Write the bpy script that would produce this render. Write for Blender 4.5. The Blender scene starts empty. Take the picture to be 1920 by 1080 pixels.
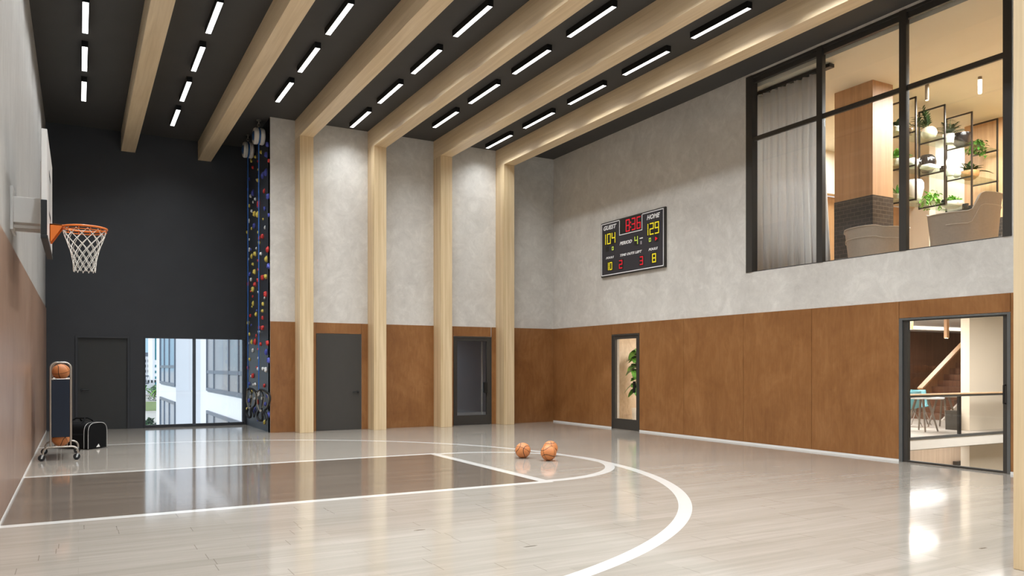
import bpy, bmesh, math, random
from mathutils import Vector, Matrix, noise
random.seed(7)
S = bpy.context.scene
COL = S.collection
PI = math.pi

# ------------------------------------------------------------------ helpers
def lin(r, g, b):
    f = lambda c: (c/255/12.92) if c/255 <= 0.04045 else ((c/255+0.055)/1.055)**2.4
    return (f(r), f(g), f(b), 1.0)

class MB:
    """collects shapes; build() links them as ONE mesh object"""
    def __init__(s): s.v = []; s.f = []; s.m = []; s.mi = 0
    def add(s, vs, fs):
        o = len(s.v); s.v += [tuple(v) for v in vs]
        for f in fs: s.f.append(tuple(i+o for i in f)); s.m.append(s.mi)
        return s
    def box(s, x0, y0, z0, x1, y1, z1):
        x0, x1 = min(x0, x1), max(x0, x1); y0, y1 = min(y0, y1), max(y0, y1); z0, z1 = min(z0, z1), max(z0, z1)
        return s.add([(x0,y0,z0),(x1,y0,z0),(x1,y1,z0),(x0,y1,z0),(x0,y0,z1),(x1,y0,z1),(x1,y1,z1),(x0,y1,z1)],
                     [(0,3,2,1),(4,5,6,7),(0,1,5,4),(1,2,6,5),(2,3,7,6),(3,0,4,7)])
    def bar(s, a, b, w, h=None, up=(0,0,1)):
        a = Vector(a); b = Vector(b); d = (b-a).normalized(); h = h or w
        u = Vector(up)
        if abs(d.dot(u)) > .98: u = Vector((0,1,0))
        x = d.cross(u).normalized()*w/2; y = x.cross(d).normalized()*h/2
        vs = [p+sx*x+sy*y for p in (a,b) for sx,sy in ((-1,-1),(1,-1),(1,1),(-1,1))]
        return s.add(vs, [(0,1,2,3),(7,6,5,4),(0,4,5,1),(1,5,6,2),(2,6,7,3),(3,7,4,0)])
    def tube(s, pts, r, seg=8, closed=False):
        pts = [Vector(p) for p in pts]; n = len(pts); rings = []
        rr = r if isinstance(r, (list, tuple)) else [r]*n
        prev = None
        for i, p in enumerate(pts):
            if closed: t = pts[(i+1) % n]-pts[i-1]
            else: t = pts[min(i+1,n-1)]-pts[max(i-1,0)]
            t.normalize()
            if prev is None:
                a = Vector((0,0,1)) if abs(t.z) < .9 else Vector((1,0,0))
                x = t.cross(a).normalized()
            else: x = (prev-t*prev.dot(t)).normalized()
            prev = x; y = t.cross(x)
            rings.append([p+(x*math.cos(2*PI*k/seg)+y*math.sin(2*PI*k/seg))*rr[i] for k in range(seg)])
        vs = [v for q in rings for v in q]; fs = []
        for i in range(n if closed else n-1):
            j = (i+1) % n
            for k in range(seg):
                l = (k+1) % seg
                fs.append((i*seg+k, i*seg+l, j*seg+l, j*seg+k))
        if not closed:
            fs.append(tuple(range(seg))[::-1]); fs.append(tuple((n-1)*seg+k for k in range(seg)))
        return s.add(vs, fs)
    def lathe(s, prof, c=(0,0,0), seg=24, axis='z', ridge=0, nr=0, flute=0):
        vs = []; fs = []; n = len(prof)
        for r, z in prof:
            for k in range(seg):
                a = 2*PI*k/seg; q = r*(1+ridge*math.cos(nr*a+flute*z))
                p = (q*math.cos(a), q*math.sin(a), z)
                if axis == 'x': p = (p[2], p[0], p[1])
                if axis == 'y': p = (p[0], p[2], p[1])
                vs.append((p[0]+c[0], p[1]+c[1], p[2]+c[2]))
        for i in range(n-1):
            for k in range(seg):
                l = (k+1) % seg; fs.append((i*seg+k, i*seg+l, (i+1)*seg+l, (i+1)*seg+k))
        if prof[0][0] > 1e-6: fs.append(tuple(range(seg))[::-1])
        if prof[-1][0] > 1e-6: fs.append(tuple((n-1)*seg+k for k in range(seg)))
        return s.add(vs, fs)
    def sphere(s, c, r, u=20, v=12, sc=(1,1,1)):
        prof = [(max(1e-7, math.sin(PI*i/v)), -math.cos(PI*i/v)) for i in range(v+1)]
        vs = []; fs = []
        for q, z in prof:
            for k in range(u):
                a = 2*PI*k/u; vs.append((c[0]+r*sc[0]*q*math.cos(a), c[1]+r*sc[1]*q*math.sin(a), c[2]+r*sc[2]*z))
        for i in range(v):
            for k in range(u):
                l = (k+1) % u; fs.append((i*u+k, i*u+l, (i+1)*u+l, (i+1)*u+k))
        return s.add(vs, fs)
    def prism(s, poly, a, b, axis='y'):
        """poly: 2D points; axis x -> (y,z), y -> (x,z), z -> (x,y)"""
        def P(p, t): return {'x': (t,p[0],p[1]), 'y': (p[0],t,p[1]), 'z': (p[0],p[1],t)}[axis]
        n = len(poly)
        vs = [P(p,a) for p in poly]+[P(p,b) for p in poly]
        fs = [tuple(range(n)), tuple(range(2*n-1, n-1, -1))]+[(i, (i+1) % n+0, (i+1) % n+n, i+n) for i in range(n)]
        return s.add(vs, fs)
    def build(s, name, mat, parent=None, local=False, smooth=None, bevel=0, seg=2, fix=True):
        me = bpy.data.meshes.new(name)
        off = Vector((0,0,0)) if (local or parent is None) else world_loc(parent)
        me.from_pydata([(v[0]-off.x, v[1]-off.y, v[2]-off.z) for v in s.v], [], s.f)
        mats = mat if isinstance(mat, (list, tuple)) else [mat]
        for m in mats: me.materials.append(m)
        if len(mats) > 1: me.polygons.foreach_set('material_index', s.m)
        if fix:
            bm = bmesh.new(); bm.from_mesh(me); bmesh.ops.recalc_face_normals(bm, faces=bm.faces); bm.to_mesh(me); bm.free()
        if smooth is not None:
            me.polygons.foreach_set('use_smooth', [True]*len(me.polygons))
            try: me.set_sharp_from_angle(angle=math.radians(smooth))
            except Exception: pass
        me.update()
        o = bpy.data.objects.new(name, me); COL.objects.link(o)
        if parent: o.parent = parent
        if bevel:
            b = o.modifiers.new('Bevel', 'BEVEL'); b.width = bevel; b.segments = seg; b.limit_method = 'ANGLE'; b.angle_limit = .6
        return o

def world_loc(o):
    v = Vector(o.location)
    while o.parent: o = o.parent; v = v+Vector(o.location)
    return v
def tag(o, label, cat, group=None, kind='thing'):
    o['label'] = label; o['category'] = cat; o['kind'] = kind
    if group: o['group'] = group
    return o
def thing(name, label, cat, loc=(0,0,0), rot=None, group=None):
    o = bpy.data.objects.new(name, None); COL.objects.link(o); o.empty_display_size = .1
    o.location = loc
    if rot is not None:
        if isinstance(rot, Matrix): o.rotation_euler = rot.to_euler()
        else: o.rotation_euler = rot
    return tag(o, label, cat, group)
def struct(o): o['kind'] = 'structure'; return o
def sroot(name, loc=(0,0,0)):
    o = bpy.data.objects.new(name, None); COL.objects.link(o); o.location = loc; o['kind'] = 'structure'; return o
def copy_tree(o, parent=None):
    c = o.copy(); COL.objects.link(c)
    if parent: c.parent = parent; c.matrix_parent_inverse = o.matrix_parent_inverse
    for ch in list(o.children): copy_tree(ch, c)
    return c
def one(mb, name, mat, label, cat, loc, group=None, rot=None, **k):
    """a thing that is one mesh, built in local coordinates"""
    o = mb.build(name, mat, None, local=True, **k); o.location = loc
    if rot: o.rotation_euler = rot
    return tag(o, label, cat, group)
ORD = 'first second third fourth fifth sixth seventh eighth ninth tenth eleventh twelfth thirteenth fourteenth fifteenth sixteenth seventeenth eighteenth nineteenth twentieth'.split()
def ordn(i):
    if i < 20: return ORD[i]
    t = {2: 'twenty', 3: 'thirty', 4: 'forty'}[(i+1)//10]; u = (i+1) % 10
    return {2: 'twentieth', 3: 'thirtieth', 4: 'fortieth'}[(i+1)//10] if u == 0 else t+'-'+ORD[u-1]

# ------------------------------------------------------------------ materials
class NT:
    def __init__(s, name):
        s.mat = bpy.data.materials.new(name); s.mat.use_nodes = True
        s.t = s.mat.node_tree; s.t.nodes.clear()
        s.out = s.n('ShaderNodeOutputMaterial')
    def n(s, ty, **kw):
        nd = s.t.nodes.new(ty)
        for k, v in kw.items():
            if k[0] == '_': setattr(nd, k[1:], v)
        return nd
    def l(s, a, b): s.t.links.new(a, b)
    def set(s, inp, v):
        if hasattr(v, 'is_output'): s.l(v, inp)
        else: inp.default_value = v
    def math(s, op, a, b=0.0, c=None, clamp=False):
        nd = s.n('ShaderNodeMath'); nd.operation = op; nd.use_clamp = clamp
        s.set(nd.inputs[0], a); s.set(nd.inputs[1], b)
        if c is not None: s.set(nd.inputs[2], c)
        return nd.outputs[0]
    def mix(s, f, a, b):
        nd = s.n('ShaderNodeMix'); nd.data_type = 'RGBA'
        s.set(nd.inputs[0], f); s.set(nd.inputs[6], a); s.set(nd.inputs[7], b)
        return nd.outputs[2]
    def coord(s, scale=(1,1,1), kind='Object', rot=(0,0,0)):
        tc = s.n('ShaderNodeTexCoord'); mp = s.n('ShaderNodeMapping')
        s.l(tc.outputs[kind], mp.inputs[0]); mp.inputs['Scale'].default_value = scale; mp.inputs['Rotation'].default_value = rot
        return mp.outputs[0]
    def noise(s, vec, scale=5, detail=4, rough=.55, dist=0):
        nd = s.n('ShaderNodeTexNoise'); s.l(vec, nd.inputs['Vector'])
        nd.inputs['Scale'].default_value = scale; nd.inputs['Detail'].default_value = detail
        nd.inputs['Roughness'].default_value = rough; nd.inputs['Distortion'].default_value = dist
        return nd.outputs['Fac']
    def ramp(s, f, stops):
        nd = s.n('ShaderNodeValToRGB'); s.l(f, nd.inputs[0]); e = nd.color_ramp.elements
        while len(e) < len(stops): e.new(.5)
        for i, (p, c) in enumerate(stops): e[i].position = p; e[i].color = c
        return nd.outputs[0]
    def bump(s, h, strength=.1, dist=.01):
        nd = s.n('ShaderNodeBump'); s.l(h, nd.inputs['Height']); nd.inputs['Strength'].default_value = strength; nd.inputs['Distance'].default_value = dist
        return nd.outputs[0]
    def bsdf(s, base, rough=.5, metal=0, bump=None, coat=0, spec=None, **kw):
        p = s.n('ShaderNodeBsdfPrincipled')
        s.set(p.inputs['Base Color'], base); s.set(p.inputs['Roughness'], rough); p.inputs['Metallic'].default_value = metal
        if coat: p.inputs['Coat Weight'].default_value = coat; p.inputs['Coat Roughness'].default_value = .05
        if spec is not None: s.set(p.inputs['Specular IOR Level'], spec)
        if bump is not None: s.l(bump, p.inputs['Normal'])
        for k, v in kw.items(): s.set(p.inputs[k.replace('_', ' ')], v)
        s.l(p.outputs[0], s.out.inputs[0]); return p

def plain(name, rgb, rough=.5, metal=0, spec=None, vary=.06, scale=6):
    t = NT(name); c = lin(*rgb)
    n = t.noise(t.coord(), scale, 3)
    hi = tuple(min(1, x*(1+vary)) for x in c[:3])+(1,); lo = tuple(x*(1-vary) for x in c[:3])+(1,)
    t.bsdf(t.ramp(n, [(.3, lo), (.7, hi)]), rough, metal, spec=spec); return t.mat
def emit(name, rgb, strength, lin_in=False):
    t = NT(name); e = t.n('ShaderNodeEmission'); e.inputs[0].default_value = rgb+(1,) if lin_in else lin(*rgb); e.inputs[1].default_value = strength
    t.l(e.outputs[0], t.out.inputs[0]); return t.mat
def wood(name, dark, light, axis='z', rough=.4, grain=1.0, spec=None, bump=.03, lam=0):
    t = NT(name)
    st = {'x': (.35,9,9), 'y': (9,.35,9), 'z': (9,9,.35)}[axis]
    st2 = {'x': (.5,60,60), 'y': (60,.5,60), 'z': (60,60,.5)}[axis]
    a = t.noise(t.coord(st), 1.3*grain, 5, .6, .6)
    b = t.noise(t.coord(st2), 1.0*grain, 3, .6)
    f = t.math('ADD', t.math('MULTIPLY', a, .75), t.math('MULTIPLY', b, .25))
    if lam:
        sv = {'x': (0,lam,lam), 'y': (lam,0,lam), 'z': (lam,lam,0)}[axis]
        v = t.n('ShaderNodeTexWhiteNoise'); sn = t.n('ShaderNodeVectorMath'); sn.operation = 'FLOOR'
        t.l(t.coord(sv), sn.inputs[0]); t.l(sn.outputs[0], v.inputs['Vector'])
        f = t.math('ADD', f, t.math('MULTIPLY', t.math('SUBTRACT', v.outputs['Value'], .5), .16))
    c = t.ramp(f, [(.32, lin(*dark)), (.68, lin(*light))])
    t.bsdf(c, rough, bump=t.bump(b, bump, .01), spec=spec); return t.mat
def concrete(name, lo, hi, rough=.6, stretch=(1,1,1), bump=.12):
    t = NT(name); v = t.coord(stretch)
    a = t.noise(v, 1.1, 8, .62, .5); b = t.noise(v, 5.5, 8, .7, 1.2); c = t.noise(v, 40, 4, .6)
    f = t.math('ADD', t.math('ADD', t.math('MULTIPLY', a, .45), t.math('MULTIPLY', b, .45)), t.math('MULTIPLY', c, .1))
    col = t.ramp(f, [(.36, lin(*lo)), (.5, lin(*[(p+q)/2 for p, q in zip(lo, hi)])), (.64, lin(*hi))])
    t.bsdf(col, rough, bump=t.bump(b, bump, .01), spec=.3); return t.mat
def glass(name, tint=(1,1,1), refl=1.0):
    t = NT(name); tr = t.n('ShaderNodeBsdfTransparent'); tr.inputs[0].default_value = tint+(1,)
    g = t.n('ShaderNodeBsdfGlossy'); g.inputs['Roughness'].default_value = .0
    ge = t.n('ShaderNodeNewGeometry'); dt = t.n('ShaderNodeVectorMath'); dt.operation = 'DOT_PRODUCT'
    t.l(ge.outputs['Normal'], dt.inputs[0]); t.l(ge.outputs['Incoming'], dt.inputs[1])
    k = t.math('POWER', t.math('SUBTRACT', 1.0, t.math('ABSOLUTE', dt.outputs['Value'])), 5.0)
    m = t.n('ShaderNodeMixShader'); t.l(t.math('MULTIPLY', t.math('ADD', .035, t.math('MULTIPLY', k, .9)), refl, clamp=True), m.inputs[0]); t.l(tr.outputs[0], m.inputs[1]); t.l(g.outputs[0], m.inputs[2])
    t.l(m.outputs[0], t.out.inputs[0]); return t.mat

M = {}
def plaster(name, lo, hi, rough=.6, stretch=(1,1,1)):
    t = NT(name); v = t.coord(stretch); m = t.math
    a = t.noise(v, .55, 6, .6, 1.0); b = t.noise(v, 2.1, 9, .68, 1.6); c = t.noise(v, 7, 6, .7, 1.0); d = t.noise(v, 55, 3, .6)
    f = m('ADD', m('ADD', m('MULTIPLY', a, .36), m('MULTIPLY', b, .36)), m('ADD', m('MULTIPLY', c, .2), m('MULTIPLY', d, .08)))
    # trowel strokes: thin darker rims where a warped field crosses its middle
    rim = m('SUBTRACT', 1.0, m('MULTIPLY', m('ABSOLUTE', m('SUBTRACT', b, .52)), 30.0), clamp=True)
    f = m('SUBTRACT', f, m('MULTIPLY', m('MULTIPLY', rim, c), .035))
    col = t.ramp(f, [(.34, lin(*lo)), (.5, lin(*[(p+q)/2 for p, q in zip(lo, hi)])), (.66, lin(*hi))])
    t.bsdf(col, rough, bump=t.bump(c, .06, .01), spec=.3); return t.mat
M['concrete'] = plaster('concrete plaster', (188,183,176), (229,225,218))
M['concrete_left'] = concrete('concrete plaster smooth', (166,162,157), (192,189,184), rough=.42, stretch=(1,1,.35), bump=.05)  # vertical streaks in the colour stand in for glancing sheen
M['dark'] = plain('charcoal paint', (60,61,64), .55, spec=.3, vary=.04, scale=2)
M['ceil'] = plain('charcoal ceiling', (76,75,74), .7, spec=.2, vary=.03, scale=2)
M['climb'] = plain('climbing panel grey', (58,62,69), .5, spec=.35, vary=.04)
M['timber_z'] = wood('pale timber upright', (200,172,130), (229,206,168), 'z', .42, lam=22)
M['timber_y'] = wood('pale timber lengthwise', (214,188,148), (240,218,183), 'y', .33, lam=0)
M['metal'] = plain('charcoal metal', (57,54,50), .38, 0, spec=.5, vary=.03)
M['metal_grey'] = plain('grey metal', (104,106,105), .35, .4, vary=.03)
M['black'] = plain('black', (14,14,14), .4, vary=.1)
M['black_soft'] = plain('black fabric', (12,12,13), .85, spec=.2, vary=.2, scale=60)
M['white'] = plain('white paint', (228,226,222), .4, vary=.02)
M['white_gloss'] = plain('white enamel', (226,222,217), .3, vary=.02)
M['glass'] = glass('clear glass')
M['glass_soft'] = glass('faint green glass', (.86,.93,.88), .8)

def wainscot_mat(name, lo, mid, hi, rough, axis='z'):
    t = NT(name); v = t.coord()
    a = t.noise(v, .9, 6, .6, .8); b = t.noise(t.coord((1,1,.3)), 6, 6, .65, 1.5); c = t.noise(t.coord((50,50,1.5)), 1.2, 3, .6)
    f = t.math('ADD', t.math('ADD', t.math('MULTIPLY', a, .5), t.math('MULTIPLY', b, .33)), t.math('MULTIPLY', c, .17))
    t.bsdf(t.ramp(f, [(.36, lin(*lo)), (.5, lin(*mid)), (.64, lin(*hi))]), rough, bump=t.bump(c, .02, .01), spec=.4); return t.mat
M['wain'] = wainscot_mat('stained ply panel', (124,80,43), (141,95,54), (158,111,68), .36)
M['wain_left'] = wainscot_mat('stained ply panel sheen tint', (142,112,92), (156,126,106), (168,140,120), .3)  # greyer copy of the stained ply, glancing reflection put into its colour

# court floor: planks, painted key and white lines all live in one surface
def floor_mat():
    t = NT('lacquered court floor'); v = t.coord(); m = t.math
    sx = t.n('ShaderNodeSeparateXYZ'); t.l(v, sx.inputs[0]); x, y = sx.outputs[0], sx.outputs[1]
    br = t.n('ShaderNodeTexBrick'); t.l(v, br.inputs['Vector']); br.offset = .37; br.offset_frequency = 2
    br.inputs['Color1'].default_value = (0,0,0,1); br.inputs['Color2'].default_value = (1,1,1,1); br.inputs['Mortar'].default_value = (.5,.5,.5,1)
    br.inputs['Scale'].default_value = 1; br.inputs['Mortar Size'].default_value = .0011; br.inputs['Mortar Smooth'].default_value = .3
    br.inputs['Brick Width'].default_value = 1.9; br.inputs['Row Height'].default_value = .19; br.inputs['Bias'].default_value = 0
    g1 = t.noise(t.coord((.5,9,1)), 1.6, 6, .62, .5); g2 = t.noise(t.coord((1.2,70,1)), 1.0, 4, .6)
    big = t.noise(t.coord((.35,.8,1)), .8, 3, .5)
    pl = t.n('ShaderNodeSeparateColor'); t.l(br.outputs['Color'], pl.inputs[0])
    f = m('ADD', m('ADD', m('MULTIPLY', pl.outputs[0], .14), m('MULTIPLY', g1, .52)), m('ADD', m('MULTIPLY', g2, .26), m('MULTIPLY', big, .12)))
    base = t.ramp(f, [(.28, lin(143,135,124)), (.5, lin(156,148,137)), (.74, lin(171,163,153))])
    seam = m('MULTIPLY', br.outputs['Fac'], .34)
    base = t.mix(seam, base, lin(120,104,86))
    # butt joints between boards of one row, offset at random from row to row
    row = m('FLOOR', m('DIVIDE', y, .19)); wn = t.n('ShaderNodeTexWhiteNoise'); wn.noise_dimensions = '1D'; t.l(row, wn.inputs['W'])
    fx = m('FRACT', m('DIVIDE', m('ADD', x, m('MULTIPLY', wn.outputs['Value'], 37.0)), 1.9))
    base = t.mix(m('MULTIPLY', m('LESS_THAN', fx, .0034), .42), base, lin(84,70,58))
    # knots
    vo = t.n('ShaderNodeTexVoronoi'); t.l(t.coord((.42,1.7,1)), vo.inputs['Vector']); vo.inputs['Scale'].default_value = 1.0; vo.inputs['Randomness'].default_value = 1
    knot = m('LESS_THAN', m('ADD', vo.outputs['Distance'], m('MULTIPLY', g2, .03)), .043)
    base = t.mix(m('MULTIPLY', knot, .75), base, lin(70,56,44))
    # key
    def inside(lo, hi, s): return m('MULTIPLY', m('GREATER_THAN', s, lo), m('LESS_THAN', s, hi))
    def band(s, c, w): return m('LESS_THAN', m('ABSOLUTE', m('SUBTRACT', s, c)), w/2)
    def dist(cx, cy):
        dx = m('SUBTRACT', x, cx); dy = m('SUBTRACT', y, cy)
        return m('SQRT', m('ADD', m('MULTIPLY', dx, dx), m('MULTIPLY', dy, dy)))
    key = m('MULTIPLY', m('LESS_THAN', x, 5.16), inside(8.44, 12.07, y))
    kf = t.ramp(f, [(.3, lin(96,85,75)), (.7, lin(120,108,96))])
    base = t.mix(key, base, kf)
    lane = m('MULTIPLY', m('LESS_THAN', x, 5.24), m('MAXIMUM', band(y, 8.445, .135), band(y, 12.07, .14)))
    ft = m('MULTIPLY', band(x, 5.17, .14), inside(8.38, 12.14, y))
    semi = m('MULTIPLY', band(dist(5.30, 10.25), 1.75, .14), m('GREATER_THAN', x, 5.17))
    arc = m('MULTIPLY', band(dist(.92, 10.25), 6.09, .14), m('GREATER_THAN', x, .92))
    st = m('MULTIPLY', m('LESS_THAN', x, .92), band(m('ABSOLUTE', m('SUBTRACT', y, 10.25)), 6.09, .14))
    lines = m('MAXIMUM', m('MAXIMUM', lane, ft), m('MAXIMUM', semi, m('MAXIMUM', arc, st)))
    base = t.mix(lines, base, lin(206,203,197))
    wob = t.noise(t.coord((.6,7,1)), 1.4, 3, .5)
    h = m('ADD', m('MULTIPLY', wob, 1.0), m('MULTIPLY', br.outputs['Fac'], -.25))
    rough = m('ADD', .06, m('MULTIPLY', g2, .06))
    p = t.bsdf(base, rough, bump=t.bump(h, .045, .01), spec=.5)
    p.inputs['IOR'].default_value = 1.42; p.inputs['Coat Weight'].default_value = .04; p.inputs['Coat Roughness'].default_value = .035; p.inputs['Coat IOR'].default_value = 1.5
    return t.mat
M['floor'] = floor_mat()

# ------------------------------------------------------------------ room shell
XL, XR, YC, YD, XK, ZC, YN = -.645, 11.0, 17.62, 20.4, 3.68, 6.93, -4.0
def holed(name, mat, axis, p0, p1, a0, a1, z0, z1, holes, parent=None):
    """a wall slab from p0 to p1 across `axis`, from a0 to a1 along it, with rectangular openings (a0,a1,z0,z1)"""
    A = sorted({a0, a1, *[h[0] for h in holes], *[h[1] for h in holes]}); Z = sorted({z0, z1, *[h[2] for h in holes], *[h[3] for h in holes]})
    A = [a for a in A if a0 <= a <= a1]; Z = [z for z in Z if z0 <= z <= z1]
    cell = lambda i, k: 0 <= i < len(A)-1 and 0 <= k < len(Z)-1 and not any(h[0] <= (A[i]+A[i+1])/2 <= h[1] and h[2] <= (Z[k]+Z[k+1])/2 <= h[3] for h in holes)
    mb = MB()
    P = (lambda p, a, z: (p, a, z)) if axis == 'x' else (lambda p, a, z: (a, p, z))
    def q(*pts): mb.add(pts, [(0,1,2,3)])
    for i in range(len(A)-1):
        for k in range(len(Z)-1):
            if not cell(i, k): continue
            b0, b1, c0, c1 = A[i], A[i+1], Z[k], Z[k+1]
            q(P(p0,b0,c0), P(p0,b1,c0), P(p0,b1,c1), P(p0,b0,c1)); q(P(p1,b0,c0), P(p1,b0,c1), P(p1,b1,c1), P(p1,b1,c0))
            if not cell(i-1, k): q(P(p0,b0,c0), P(p0,b0,c1), P(p1,b0,c1), P(p1,b0,c0))
            if not cell(i+1, k): q(P(p0,b1,c0), P(p1,b1,c0), P(p1,b1,c1), P(p0,b1,c1))
            if not cell(i, k-1): q(P(p0,b0,c0), P(p1,b0,c0), P(p1,b1,c0), P(p0,b1,c0))
            if not cell(i, k+1): q(P(p0,b0,c1), P(p0,b1,c1), P(p1,b1,c1), P(p1,b0,c1))
    return struct(mb.build(name, mat, parent))

struct(MB().box(XL-.2, YN-.2, -.12, XR, YD+.2, 0).build('floor', M['floor']))
struct(MB().box(XL-.2, YN-.2, ZC, XR+.2, YD+.2, ZC+.25).build('ceiling', M['ceil']))
struct(MB().box(XL-.2, YN-.2, 0, XL, YD, ZC).build('wall_left', M['concrete_left']))
holed('wall_rear', M['dark'], 'y', YD, YD+.2, XL-.2, XK+.2, -.12, ZC, [(-.064, 1.052, -.12, 2.16), (1.355, 3.66, .0, 2.155)])
struct(MB().box(XK, YC+.012, 0, XK+.12, YD, ZC).build('wall_climbing', M['climb']))
DS = (4.69, 5.745); DG = (8.092, 9.143)
holed('wall_back', M['concrete'], 'y', YC, YC+.18, XK, XR, -.12, ZC, [(DS[0], DS[1], -.12, 2.2), (DG[0], DG[1], -.12, 2.195)])
DR = (13.97, 15.011); DB = (5.99, 7.63)
holed('wall_right', M['concrete'], 'x', XR, XR+.2, YN, YC+.18, -.12, ZC,
      [(DR[0], DR[1], -.12, 2.195), (DB[0], DB[1], -.12, 2.18), (5.98, 10.78, 3.213, 6.885)])
holed('wall_near', M['concrete'], 'y', YN-.2, YN, XL, XR, 0, ZC, [(-.4, 10.8, .1, 6.3)])

# stained wainscot panels, each a separate board
WT = 2.445
_tn = [0]
def trim(mb, mat, **k):
    _tn[0] += 1
    return struct(mb.build('trim_%d' % _tn[0], mat, None, **k))
g = .0035
PT = .018
ys = [YC, 16.356, 15.011, 13.97, 12.504, 10.836, 9.262, 7.628, 5.99, 4.4, 2.8, 1.2, -.4, -2.0, YN]
for a, b in zip(ys, ys[1:]):
    if (a, b) == (15.011, 13.97): z0 = 2.205
    elif (a, b) == (7.628, 5.99): z0 = 2.19
    else: z0 = .036
    trim(MB().box(XR-PT, b+g, z0, XR, a-g, WT), M['wain'], bevel=.002)
for a, b, z0 in ((XK, 4.235, 0), (4.51, 4.688, 0), (4.690, 5.746, 2.205), (5.748, 5.92, 0), (6.2, 7.585, 0), (7.84, 8.085, 0), (8.09, 9.126, 2.205), (9.132+.014, 9.31, 0), (9.58, XR-PT, 0)):
    trim(MB().box(a+g*.3, YC-PT, z0, b-g*.3, YC, WT), M['wain'], bevel=.001)
yl = [YD, 17.0, 13.6, 10.18, 6.8, 3.4, 0, YN]
for a, b in zip(yl, yl[1:]):
    trim(MB().box(XL, b+g, .03, XL+PT, a-g, 2.755), M['wain_left'], bevel=.002)
bb = MB()
for a, b in ((YC-PT, 15.011), (13.97, 7.63), (5.99, YN)): bb.box(XR-.02, b, 0, XR, a, .035)
struct(bb.build('baseboard_right', M['white']))
struct(MB().box(XL, YN, 0, XL+.021, YD, .028).build('baseboard_left', M['white']))

# ------------------------------------------------------------------ timber frames
FX = [4.22, 5.90, 7.56, 9.27]
FL = ['pale timber column and beam nearest the climbing wall, before the solid grey door',
      'pale timber column and beam standing between the solid door and the bare panelled bay',
      'pale timber column and beam standing just before the glazed grey door',
      'pale timber column and beam nearest the corner of the scoreboard wall']
YF, ZB = 17.18, 6.49
for x, lab in zip(FX, FL):
    r = thing('portal_frame', lab, 'timber frame', (x+.15, (YF+YC)/2, 0), group='timber portal frames')
    MB().box(x, YF, 0, x+.30, YC, ZB).build('column', M['timber_z'], r, bevel=.004)
    MB().box(x, YN, ZB, x+.30, YC, ZC).build('beam', M['timber_y'], r, bevel=.004)
for x, lab in ((.868, 'pale timber ceiling beam ending on the dark wall, nearest the hoop wall'), (2.545, 'pale timber ceiling beam ending on the dark wall above the outside window')):
    tag(MB().box(x, YN, 6.475, x+.30, YD, ZC).build('ceiling_beam', M['timber_y'], None, bevel=.004), lab, 'ceiling beam', 'ceiling beams on the dark wall')
tag(MB().box(5.865, 2.72, 0, 6.165, 3.18, ZB).build('timber_column', M['timber_z'], None, bevel=.004), 'pale timber column standing alone out on the floor, hiding the end of the glazed wall', 'column')

# ------------------------------------------------------------------ ceiling lights
LROWS = [(.095, 13.175, 'bay beside the hoop wall'), (1.835, 12.22, 'bay between the two dark-wall beams'), (3.54, 11.33, 'bay over the climbing wall'),
         (5.38, 10.4, 'bay over the solid grey door'), (7.01, 9.515, 'bay past the solid grey door'), (8.815, 8.575, 'bay over the glazed grey door')]
M['lamp'] = emit('white linear lamp', (1.0,.99,.97), 4.5, True)
lampdata = bpy.data.lights.new('linear_lamp', 'AREA'); lampdata.shape = 'RECTANGLE'; lampdata.size = .08; lampdata.size_y = 1.23
lampdata.energy = 29.5; lampdata.color = (.92,.965,1.0); lampdata.spread = math.radians(126)
proto_light = None
for x, y0, bay in LROWS:
    k = 0; pos = []
    y = y0
    while y+1.24 < 20.0:
        if y+1.24 < (YC-.3 if x > 3.0 else 19.2): pos.append(y)
        y += 1.848
    pos = pos[::-1]
    y = y0-1.848
    while y > -3.4: pos.append(y); y -= 1.848
    for i, y in enumerate(pos):
        lab = 'black linear ceiling light, %s from the far wall, %s' % (ordn(i), bay)
        if proto_light is None:
            r = thing('ceiling_light', lab, 'ceiling light', (x, y+.62, ZC), group='linear ceiling lights')
            h = MB()
            for q in ((-.05,-.63,-.10,-.041,.63,0), (.041,-.63,-.10,.05,.63,0), (-.041,-.63,-.10,.041,-.62,0), (-.041,.62,-.10,.041,.63,0), (-.041,-.62,-.08,.041,.62,0)): h.box(*q)
            h.build('housing', M['black'], r, local=True)
            MB().box(-.0405, -.6195, -.098, .0405, .6195, -.081).build('diffuser', M['lamp'], r, local=True)
            lo = bpy.data.objects.new('lamp', lampdata); COL.objects.link(lo); lo.parent = r; lo.location = (0, 0, -.101)
            proto_light = r
        else:
            r = copy_tree(proto_light); r.location = (x, y+.62, ZC); r['label'] = lab

# ------------------------------------------------------------------ windows and doors
def frame_rect(axis, p0, p1, a0, a1, z0, z1, w, bottom=True, top=True):
    mb = MB()
    bx = (lambda a, b, c, d: mb.box(p0, a, c, p1, b, d)) if axis == 'x' else (lambda a, b, c, d: mb.box(a, p0, c, b, p1, d))
    bx(a0, a0+w, z0, z1); bx(a1-w, a1, z0, z1)
    if top: bx(a0+w, a1-w, z1-w, z1)
    if bottom: bx(a0+w, a1-w, z0, z0+w)
    return mb
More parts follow.
